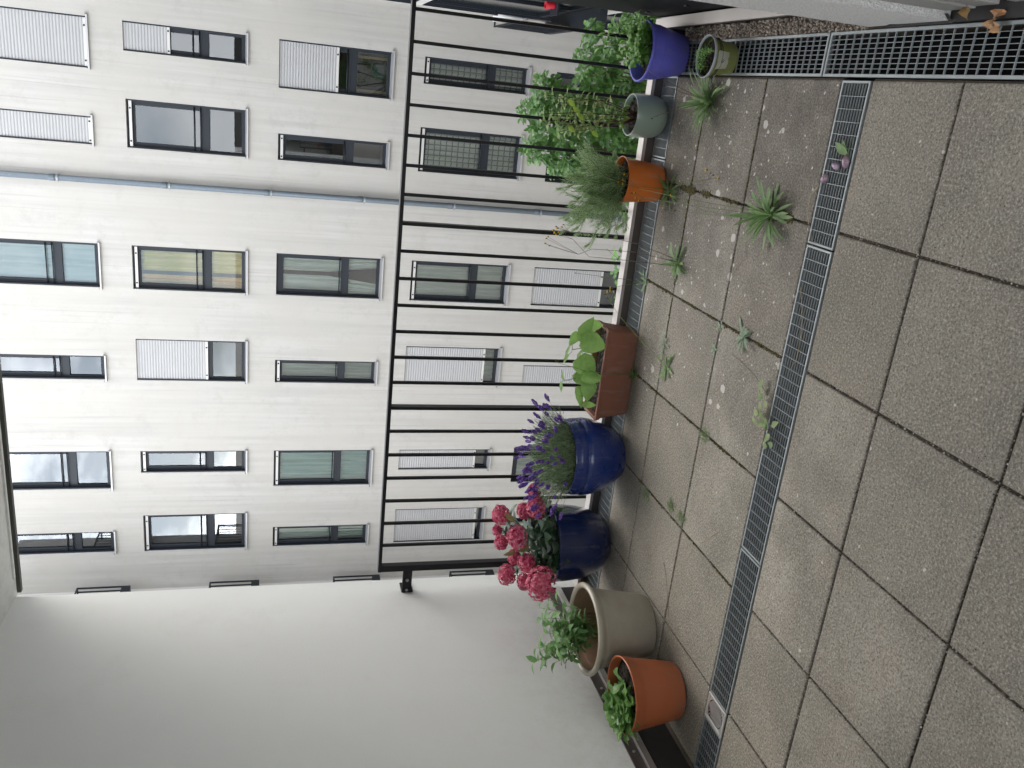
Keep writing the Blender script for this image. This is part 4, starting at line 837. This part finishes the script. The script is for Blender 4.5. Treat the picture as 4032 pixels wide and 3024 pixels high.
# ------------------------------------------------------------------ tree beyond the railing
t = thing('courtyard_tree', 'leafy green tree rising from the courtyard behind the railing on the right', 'tree', (.05, 5.6, -9))
TREE=[(-0.10,5.49,0.30,0.069),(-0.19,5.51,0.25,0.052),(-0.06,5.28,0.29,0.074),(0.07,5.41,0.23,0.076),(-0.21,5.42,0.19,0.085),(-0.29,5.18,0.34,0.057),(-0.37,5.59,0.22,0.044),(-0.32,5.26,0.23,0.074),(-0.43,5.60,0.04,0.062),(-0.24,5.15,0.14,0.098),(-0.36,5.15,0.10,0.074),(-0.41,5.26,0.01,0.050),(-0.01,5.45,0.12,0.103),(-0.12,5.30,0.12,0.100),(0.00,5.26,0.04,0.100),(-0.16,5.62,-0.13,0.107),(-0.29,5.40,-0.11,0.104),(0.19,5.15,0.06,0.082),(0.30,5.65,-0.11,0.072),(0.13,5.35,-0.08,0.102),(0.22,5.30,-0.12,0.085),(0.34,5.44,-0.19,0.061),(0.02,5.62,-0.25,0.108),(-0.13,5.15,-0.13,0.099),(0.13,5.63,-0.31,0.100),(0.16,5.46,-0.34,0.088),(-0.26,5.65,-0.52,0.092),(-0.27,5.19,-0.27,0.084),(-0.39,5.44,-0.33,0.071),(0.16,5.52,-0.51,0.054),(0.55,5.47,-0.32,0.080),(0.54,5.36,-0.38,0.088),(0.57,5.61,-0.55,0.074),(0.45,5.64,-0.30,0.073),(-0.23,5.50,-0.28,0.088),(0.43,5.52,-0.06,0.053),(-0.08,5.15,-0.36,0.050),(-0.20,5.19,-0.40,0.051),(-0.73,5.58,-0.57,0.051),(-0.75,5.19,-0.40,0.038),(-0.63,5.25,-0.38,0.052),(-1.33,5.57,-0.55,0.041),(-1.26,5.22,-0.46,0.044),(-1.22,5.32,-0.53,0.027),(-1.31,5.16,-0.40,0.021)]
rs.seed(101); lb = MB(); tb_ = MB(); root = Vector((.05, 5.6, -9)); fork = Vector((-.05, 5.6, -1.9))
tb_.tube([root, (.1, 5.62, -6), (.02, 5.6, -3.5), fork], .14, .055, 10); limbs = [Vector((-.3, 5.45, -.75)), Vector((.15, 5.6, -.7)), Vector((.5, 5.55, -.85)), Vector((-.75, 5.4, -.95)), Vector((-1.25, 5.35, -1.0))]
for l in limbs: tb_.tube([fork, fork.lerp(l, .5) + Vector((0, .05, .1)), l], .04, .014, 7)
LO = [(rs.uniform(-1.5, .9), rs.uniform(5.1, 6.3), rs.uniform(-2.0, -.75), rs.uniform(.12, .22)) for _ in range(34)]
for (x, y, z, r) in TREE + LO:
    c = Vector((x, y, z)); l = min(limbs, key=lambda q: (q - c).length); tb_.tube([l, l.lerp(c, .55) + rv(.03), c], .008, .0025, 5)
    low = r > .115; N = int(125 * (r / .08) ** 1.8) + 24 if not low else 80
    for i in range(N):
        d = rv(1); d = d.normalized() if d.length > .1 else Vector((0, 0, 1)); q = c + d * r * rs.uniform(.25, 1.12); e = (d + Vector((0, -.2, -.25)) + rv(.5)).normalized()
        s_ = rs.uniform(.028, .05) * (1.4 if low else 1); lb.leaf(q, e, (rs.uniform(-.4, .4), -.5, 1), s_, s_ * rs.uniform(.55, .75), 'ovate', rs.uniform(.3, 1.1), .25, n=3, wav=.2)
    for k in range(3): tb_.tube([c, c + rv(r)], .002, .001, 4)
lb.build('crown', 'lf_tree', t, smooth=True); tb_.build('trunk', 'bark', t, smooth=True)

# ------------------------------------------------------------------ weeds in the joints
def weed(label, p, nl, ln, wd, el=(5, 50), mat='lf_weed', kind='spoon', droop=(.3, 1.1), stems=(), seed=1, bias=None, name='weed', gp='weeds growing in the joints', z0=0, stm='stem_g'):
    rs.seed(seed); t = thing(name, label, 'weed', (p[0], p[1], z0), gp); lb = MB(); c = Vector((p[0], p[1], z0 + .002))
    for i in range(nl):
        a = i * 2.39996 + rs.uniform(-.3, .3); e = R(rs.uniform(*el)); d = hd(a, e)
        if bias: d = (d + Vector(bias) * rs.uniform(.3, 1)).normalized()
        l_ = rs.uniform(.4, 1.15) * ln; lb.leaf(c + Vector((rs.uniform(-.006, .006), rs.uniform(-.006, .006), 0)) + d * .004, d, (0, 0, 1), l_, wd * rs.uniform(.75, 1.15), kind, rs.uniform(*droop) * (1 if e > .3 else .4), .25, n=5, wav=.2)
    lb.build('leaves', mat, t, smooth=True)
    if stems:
        sb = MB(); fl = MB(); bd = MB()
        for pts, heads in stems:
            sb.tube(pts, .0016, .0011, 5)
            for h in heads:
                hp = Vector(h[:3]); sb.tube([pts[-1], Vector(pts[-1]).lerp(hp, .5) + Vector((0, 0, .004)), hp], .0008, .0007, 4)
                if h[3]:
                    for k in range(11): d = hd(k * .571, R(38)); fl.leaf(hp, d, (0, 0, 1), .0075 * h[3], .0036, 'strap', .3, .1, n=2)
                    fl.blob(hp + Vector((0, 0, .002)), .0035 * h[3]); bd.blob(hp - Vector((0, 0, .0035)), .0035, 1, 1, 1.3)
                else: bd.blob(hp, .0038, .8, .8, 1.7)
        sb.build('flower_stems', stm, t, smooth=True)
        if fl.v: fl.build('flowers', 'yellow', t)
        if bd.v: bd.build('buds', 'bud', t)
    return t
def arc(a, b, h=0, n=6, side=0):
    a, b = Vector(a), Vector(b); q = []
    for i in range(n + 1): u = i / n; q.append(a.lerp(b, u) + Vector((side * math.sin(math.pi * u), 0, h * math.sin(math.pi * u))))
    return q
weed('tall grassy tuft with narrow blades between sage green and olive pots', (.055, 3.575), 100, .175, .0095, (20, 80), kind='strap', droop=(.4, 1.3), seed=1, bias=(.0, .25, .1),
     stems=[(arc((.055, 3.575, .01), (.16, 3.72, .27), .02), [(.17, 3.74, .285, 0), (.15, 3.73, .29, 0)]), (arc((.06, 3.575, .01), (.10, 3.66, .19), .02), [(.10, 3.67, .20, 0)]), (arc((.055, 3.57, .01), (-.03, 3.72, .20), .02), [(-.04, 3.73, .21, 0)])], stm='stem_b')
weed('largest weed rosette beside the middle grate, long flower stalks leaning towards the small orange pot', (-.336, 2.925), 60, .15, .0125, (5, 68), seed=2, droop=(.3, 1.0),
     stems=[(arc((-.33, 2.93, .01), (-.36, 3.80, .19), .05), [(-.306, 3.86, .25, 1), (-.33, 3.84, .26, 1), (-.349, 3.85, .255, 1), (-.345, 3.87, .27, 1)]), (arc((-.34, 2.93, .01), (-.40, 3.80, .16), .05), [(-.386, 3.85, .19, 1), (-.41, 3.85, .18, 1), (-.42, 3.83, .17, 1), (-.39, 3.86, .20, 0)]),
            (arc((-.35, 2.93, .01), (-.385, 3.66, .04), .02, side=-.02), [(-.37, 3.72, .06, 1), (-.36, 3.73, .065, 0), (-.385, 3.7, .05, 0)]), (arc((-.355, 2.93, .01), (-.43, 3.60, .06), .02), [(-.43, 3.64, .065, 0)])])
weed('leafy weed rosette at the foot of the small orange pot', (-.375, 3.855), 26, .10, .014, (8, 60), seed=3, stems=[(arc((-.37, 3.85, .01), (-.26, 3.42, .03), .05), [(-.227, 3.49, .02, 1.3), (-.25, 3.37, .02, 1), (-.24, 3.40, .03, 0), (-.235, 3.43, .03, 0)]), (arc((-.36, 3.86, .01), (-.355, 4.02, .44), .02), [(-.356, 4.03, .46, 1)])])
weed('spreading weed rosette with tall thin stalks and yellow buds in front of the railing kerb', (-.678, 3.645), 30, .10, .015, (0, 50), seed=4, stm='stem_b',
     stems=[([(-.67, 3.65, .01), (-.67, 3.85, .14), (-.70, 4.03, .30), (-.735, 4.05, .36)], [(-.69, 4.05, .545, 1), (-.665, 4.05, .54, 0), (-.655, 4.05, .535, 1), (-.70, 4.05, .52, 0)]),
            ([(-.66, 3.65, .01), (-.63, 3.85, .13), (-.62, 4.02, .31), (-.625, 4.05, .42)], [(-.603, 4.05, .469, 1), (-.61, 4.05, .49, 1.3), (-.632, 4.05, .50, 1.3), (-.642, 4.05, .49, 1.2), (-.60, 4.04, .50, 0), (-.62, 4.05, .51, 1), (-.59, 4.05, .46, 0)]),
            ([(-.69, 3.65, .01), (-.72, 3.88, .16), (-.74, 4.03, .31), (-.66, 4.05, .40)], [(-.63, 4.05, .48, 1), (-.645, 4.05, .47, 0)])])
weed('small weed tuft at the kerb grate where two slab joints meet', (-.845, 3.985), 14, .06, .009, (5, 60), seed=5, stems=[(arc((-.845, 3.99, .01), (-.842, 4.1, .34), .01), [(-.842, 4.1, .345, 0)]), (arc((-.85, 3.99, .01), (-.90, 4.06, .14), .01), [(-.92, 4.06, .17, 1), (-.90, 4.05, .16, 1), (-.93, 4.06, .15, 0)])])
weed('weed with a long pale stalk leaning over the right end of the terracotta trough', (-1.175, 3.57), 18, .085, .013, (0, 45), seed=6, stm='stem_y',
     stems=[([(-1.17, 3.57, .01), (-1.13, 3.68, .05), (-1.07, 3.80, .10), (-1.0, 3.88, .165), (-.94, 3.9, .21)], [(-.89, 3.9, .235, 1), (-.88, 3.9, .22, 1), (-.90, 3.9, .245, 0), (-.885, 3.9, .20, 1), (-.92, 3.9, .23, 0)])])
weed('flat grey green weed lying along the slab joint', (-1.075, 3.65), 9, .07, .012, (0, 18), 'lf_grey', seed=7, droop=(0, .2))
weed('pale grey green weed rosette in the joint between four slabs', (-.833, 2.95), 13, .085, .014, (0, 40), 'lf_grey', seed=8)
weed('tiny two leaved seedling at the crossing of two joints', (-.841, 3.15), 5, .035, .012, (0, 30), 'lf_grey', seed=9, kind='ovate')
weed('tiny pale seedling in the long joint left of the joint crossing', (-.95, 3.16), 5, .035, .013, (0, 20), 'lf_grey', seed=10, kind='ovate')
weed('dark weed with blunt leaves at the foot of the terracotta trough', (-1.335, 3.935), 12, .055, .016, (5, 60), seed=11, kind='ovate', stems=[([(-1.335, 3.93, .01), (-1.335, 3.92, .12), (-1.31, 3.91, .30), (-1.275, 3.92, .44)], [(-1.265, 3.92, .455, 0), (-1.26, 3.92, .44, 0)])])
rs.seed(12); t = thing('weed', 'round leaved creeping weed growing over the middle grate', 'weed', (-1.1, 2.64, 0), 'weeds growing in the joints'); lb = MB(); sb = MB()
pth = [(-1.14, 2.60, .006), (-1.10, 2.62, .015), (-1.07, 2.65, .02), (-1.03, 2.66, .018), (-1.0, 2.68, .012)]; sb.tube(pth, .0015, .001, 5); sb.tube([(-1.1, 2.62, .015), (-1.12, 2.66, .02), (-1.15, 2.69, .012)], .0013, .001, 5); sb.tube([(-.99, 2.69, .008), (-.95, 2.80, .008), (-.93, 2.93, .006), (-.925, 3.02, .004)], .0012, .0006, 4)
for i in range(20):
    q = Vector(pth[i % 5]) + Vector((rs.uniform(-.05, .03), rs.uniform(-.03, .05), rs.uniform(.005, .02))); lb.leaf(q, hd(rs.uniform(0, 6.3), R(rs.uniform(-5, 25))), (0, 0, 1), rs.uniform(.022, .042), rs.uniform(.02, .032), 'ovate', .4, .15, n=4)
lb.build('leaves', leafmat('creeper_leaf', [(.10, .17, .05), (.15, .23, .08), (.24, .30, .12)], .3), t, smooth=True); sb.build('stems', 'stem_b', t, smooth=True)
for k, (x, y, lab) in enumerate([(-1.779, 3.29, 'wispy feathery weed in the joint in front of the lavender pot'), (-1.775, 3.175, 'wispy feathery weed at the joint crossing before the lavender pot'), (-1.86, 3.56, 'thin mossy sprig in the joint beside the hydrangea pot'), (-1.33, 3.10, 'thin feathery sprig in the joint left of the middle')]):
    rs.seed(20 + k); t = thing('weed', lab, 'weed', (x, y, 0), 'weeds growing in the joints'); b = MB()
    for i in range(26):
        a = rs.uniform(0, 6.3); l_ = rs.uniform(.02, .06); e = Vector((x + l_ * math.cos(a), y + l_ * math.sin(a), rs.uniform(.003, .02))); p0 = Vector((x + rs.uniform(-.01, .01), y + rs.uniform(-.04, .04), .001)); b.tube([p0, p0.lerp(e, .5) + Vector((0, 0, .006)), e], .0008, .0005, 3)
        for j in range(4): b.leaf(p0.lerp(e, .3 + .2 * j), hd(rs.uniform(0, 6.3), .3), (0, 0, 1), .008, .0018, 'strap', .2, .1, n=2)
    b.build('sprigs', 'lf_weed', t)
# moss and grit in the joints
rs.seed(200); b = MB()
def moss(xa, ya, xb, yb, n_, w_, r=(.002, .005), dens=None):
    for i in range(int(n_ * 1.5)):
        u = rs.random(); x = xa + (xb - xa) * u; y = ya + (yb - ya) * u; g = math.sin(x * 31 + y * 17) + math.sin(x * 13 - y * 29)
        if g < -.3: continue
        q = rs.gauss(0, w_ * .4); b.blob((x + (q if xa == xb else 0), y + (q if ya == yb else 0), rs.uniform(-.010, .001)), rs.uniform(*r), 1, rs.uniform(.8, 1.6), .7, rot=rs.uniform(0, 3))
moss(-.33, 2.68, -.33, 3.97, 1500, .012); moss(-.33, 3.45, -.33, 3.75, 700, .022, (.003, .007)); moss(-.6, 3.65, .1, 3.65, 900, .009); moss(-.83, 2.68, -.83, 3.97, 900, .009); moss(-1.33, 2.68, -1.33, 3.97, 600, .008); moss(-1.1, 3.65, -.6, 3.65, 400, .007)
moss(-1.83, 2.68, -1.83, 3.7, 300, .006); moss(-.33, 2.68, -.33, 2.95, 500, .028, (.003, .006)); moss(-.33, 3.157, .16, 3.157, 120, .006); moss(0.04, 3.65, .16, 3.65, 260, .016)
n = NT('moss'); n.col(n.ramp(n.island(), (0, (.045, .038, .016)), (.5, (.085, .078, .024)), (1, (.15, .125, .05)))); n.set(rough=.95)
tag(b.build('moss', n.m, smooth=True), 'brownish green moss filling the slab joints', 'moss', None, 'stuff')
b = MB()
for i in range(5200):
    lx = rs.choice(([-.33, -.83, -1.33, -1.83, -2.33])); 
    if rs.random() < .75: x, y = lx + rs.gauss(0, .0035), rs.choice([rs.uniform(.7, 2.5), rs.uniform(2.68, 3.9)])
    else: x, y = rs.uniform(-2.7, .15), rs.choice([1.608, 2.108, 3.157]) + rs.gauss(0, .004)
    b.blob((x, y, rs.uniform(-.009, -.004)), rs.uniform(.0012, .0034), 1, rs.uniform(.8, 2), .7, rot=rs.uniform(0, 3))
for i in range(420): b.blob((-2.775 + rs.uniform(-.018, .02), rs.uniform(1.5, 3.9), rs.uniform(-.09, -.085)), rs.uniform(.003, .006), 1, 1.4, .8, rot=i)
for i in range(150): x, y = rs.uniform(-2.6, .1), rs.uniform(.8, 3.9); b.blob((x, y, .0005), rs.uniform(.0008, .002), 1, rs.uniform(.8, 2.2), .6, rot=i)
n = NT('grit'); n.col(n.ramp(n.island(), (0, (.03, .025, .02)), (.6, (.10, .08, .06)), (.85, (.28, .24, .2)), (1, (.6, .57, .5)))); n.set(rough=.9)
tag(b.build('joint_grit', n.m, smooth=True), 'fine grit and crumbs lying in the joints and on the slabs', 'grit', None, 'stuff')
# things lying on the deck and grates
def shard(label, c, r, mat, rot, grp='purple onion skin pieces on the grate'):
    t = MB(); N = 12; vv = [(c[0], c[1], .008 + .012)]; 
    for j in (1, 2): 
        for i in range(N): a = 2 * math.pi * i / N; rr = r * (j / 2) * (1 + .12 * math.sin(a * 3 + rot)); x = rr * math.cos(a) * 1.15; y = rr * math.sin(a) * .8; vv.append((c[0] + x * math.cos(rot) - y * math.sin(rot), c[1] + x * math.sin(rot) + y * math.cos(rot), .005 + .014 * (1 - (j / 2) ** 2) + rs.uniform(0, .002)))
    t.add(vv, [(0, 1 + i, 1 + (i + 1) % N) for i in range(N)] + [(1 + i, 1 + N + i, 1 + N + (i + 1) % N, 1 + (i + 1) % N) for i in range(N)])
    o = t.build('onion_skin', mat, loc=(c[0], c[1], 0), smooth=True); s = o.modifiers.new('solid', 'SOLIDIFY'); s.thickness = .0012; tag(o, label, 'onion skin', grp)
skin = glaze('purple_skin', (.36, .22, .32), (.46, .32, .38), .3, .3, 60, .4, .2, (.32, .22, .13)); skin2 = glaze('pale_purple_skin', (.62, .48, .62), (.42, .26, .40), .3, .3, 80, .2)
shard('roundest purple skin piece with a tan tear, nearest the fallen green leaf', (-.098, 2.541), .021, skin, .3); shard('shiny pale lilac skin piece between the two darker ones', (-.117, 2.590), .017, skin2, 1.2); shard('dark purple skin piece half over the grate edge, farthest from the leaf', (-.165, 2.638), .019, skin, 2.2)
b = MB(); b.leaf((-.072, 2.545, .006), (.35, .9, .12), (0, 0, 1), .085, .03, 'ovate', .2, .3, n=6); b.leaf((-.07, 2.55, .006), (.7, .55, .15), (0, 0, 1), .05, .022, 'ovate', .2, .3, n=6); b.tube([(-.10, 2.53, .004), (-.06, 2.54, .006), (-.02, 2.535, .005)], .0012, seg=4); b.tube([(-.06, 2.54, .006), (-.045, 2.57, .02)], .001, seg=4)
tag(b.build('fallen_leaf', 'lf_weed', loc=(-.06, 2.57, 0), smooth=True), 'fresh green fallen leaf lying on the middle grate', 'leaf')
rs.seed(300); b = MB(); c = Vector((.315, 2.035, .012))
for i in range(3):
    b.leaf(c + Vector((rs.uniform(-.01, .012), rs.uniform(-.01, .02), .004 * i)), hd([2.6, 3.9, 5.0][i], .45), (0, 0, 1), [.042, .034, .038][i], [.030, .025, .026][i], 'ovate', 1.3, .55, n=6, wav=.9)
tag(b.build('dry_leaf', leafmat('rust_brown_leaf', [(.20, .065, .02), (.38, .20, .09), (.45, .30, .17)], .1), loc=tuple(c), smooth=True), 'curled rust brown dry leaf lying on the right grate', 'leaf')
b = MB(); c = Vector((.37, 2.10, .05))
for i in range(4): b.leaf(c + rv(.015), hd(i * 1.7, .5), (0, 0, 1), .05, .026, 'ovate', 1.1, .5, n=6, wav=.8)
tag(b.build('dry_leaf', leafmat('ochre_leaf', [(.16, .09, .03), (.30, .19, .07)], .1), loc=tuple(c), smooth=True), 'bundle of ochre dry leaves caught against the door frame', 'leaf')
for k, (pts, lab, mt) in enumerate([([(-1.79, 2.97, .004), (-1.76, 2.93, .006), (-1.70, 2.88, .005), (-1.66, 2.84, .004)], 'pale dry stalk on the slab in front of the lavender', 'straw'), ([(-2.07, 3.26, .003), (-2.10, 3.22, .005), (-2.13, 3.20, .005), (-2.21, 3.15, .004), (-2.27, 3.12, .003)], 'dark thin twig on the slab before the hydrangea pot', 'stem_b'),
        ([(-.19, 2.66, .005), (-.23, 2.70, .008), (-.30, 2.69, .008), (-.40, 2.62, .006)], 'pale root thread beside the onion skins', 'straw'), ([(-.55, 2.64, .006), (-.62, 2.60, .008), (-.68, 2.58, .006), (-.80, 2.57, .005), (-.86, 2.60, .004)], 'pale grass stalk lying on the central grate piece', 'straw'),
        ([(-.47, 3.08, .003), (-.52, 3.05, .007), (-.58, 3.11, .006), (-.62, 3.14, .003)], 'curved dry stalk left of the largest weed rosette', 'straw')]):
    b = MB(); b.tube(pts, .0013, .0008, 5); tag(b.build('dry_stalk', mt, loc=pts[0], smooth=True), lab, 'twig')
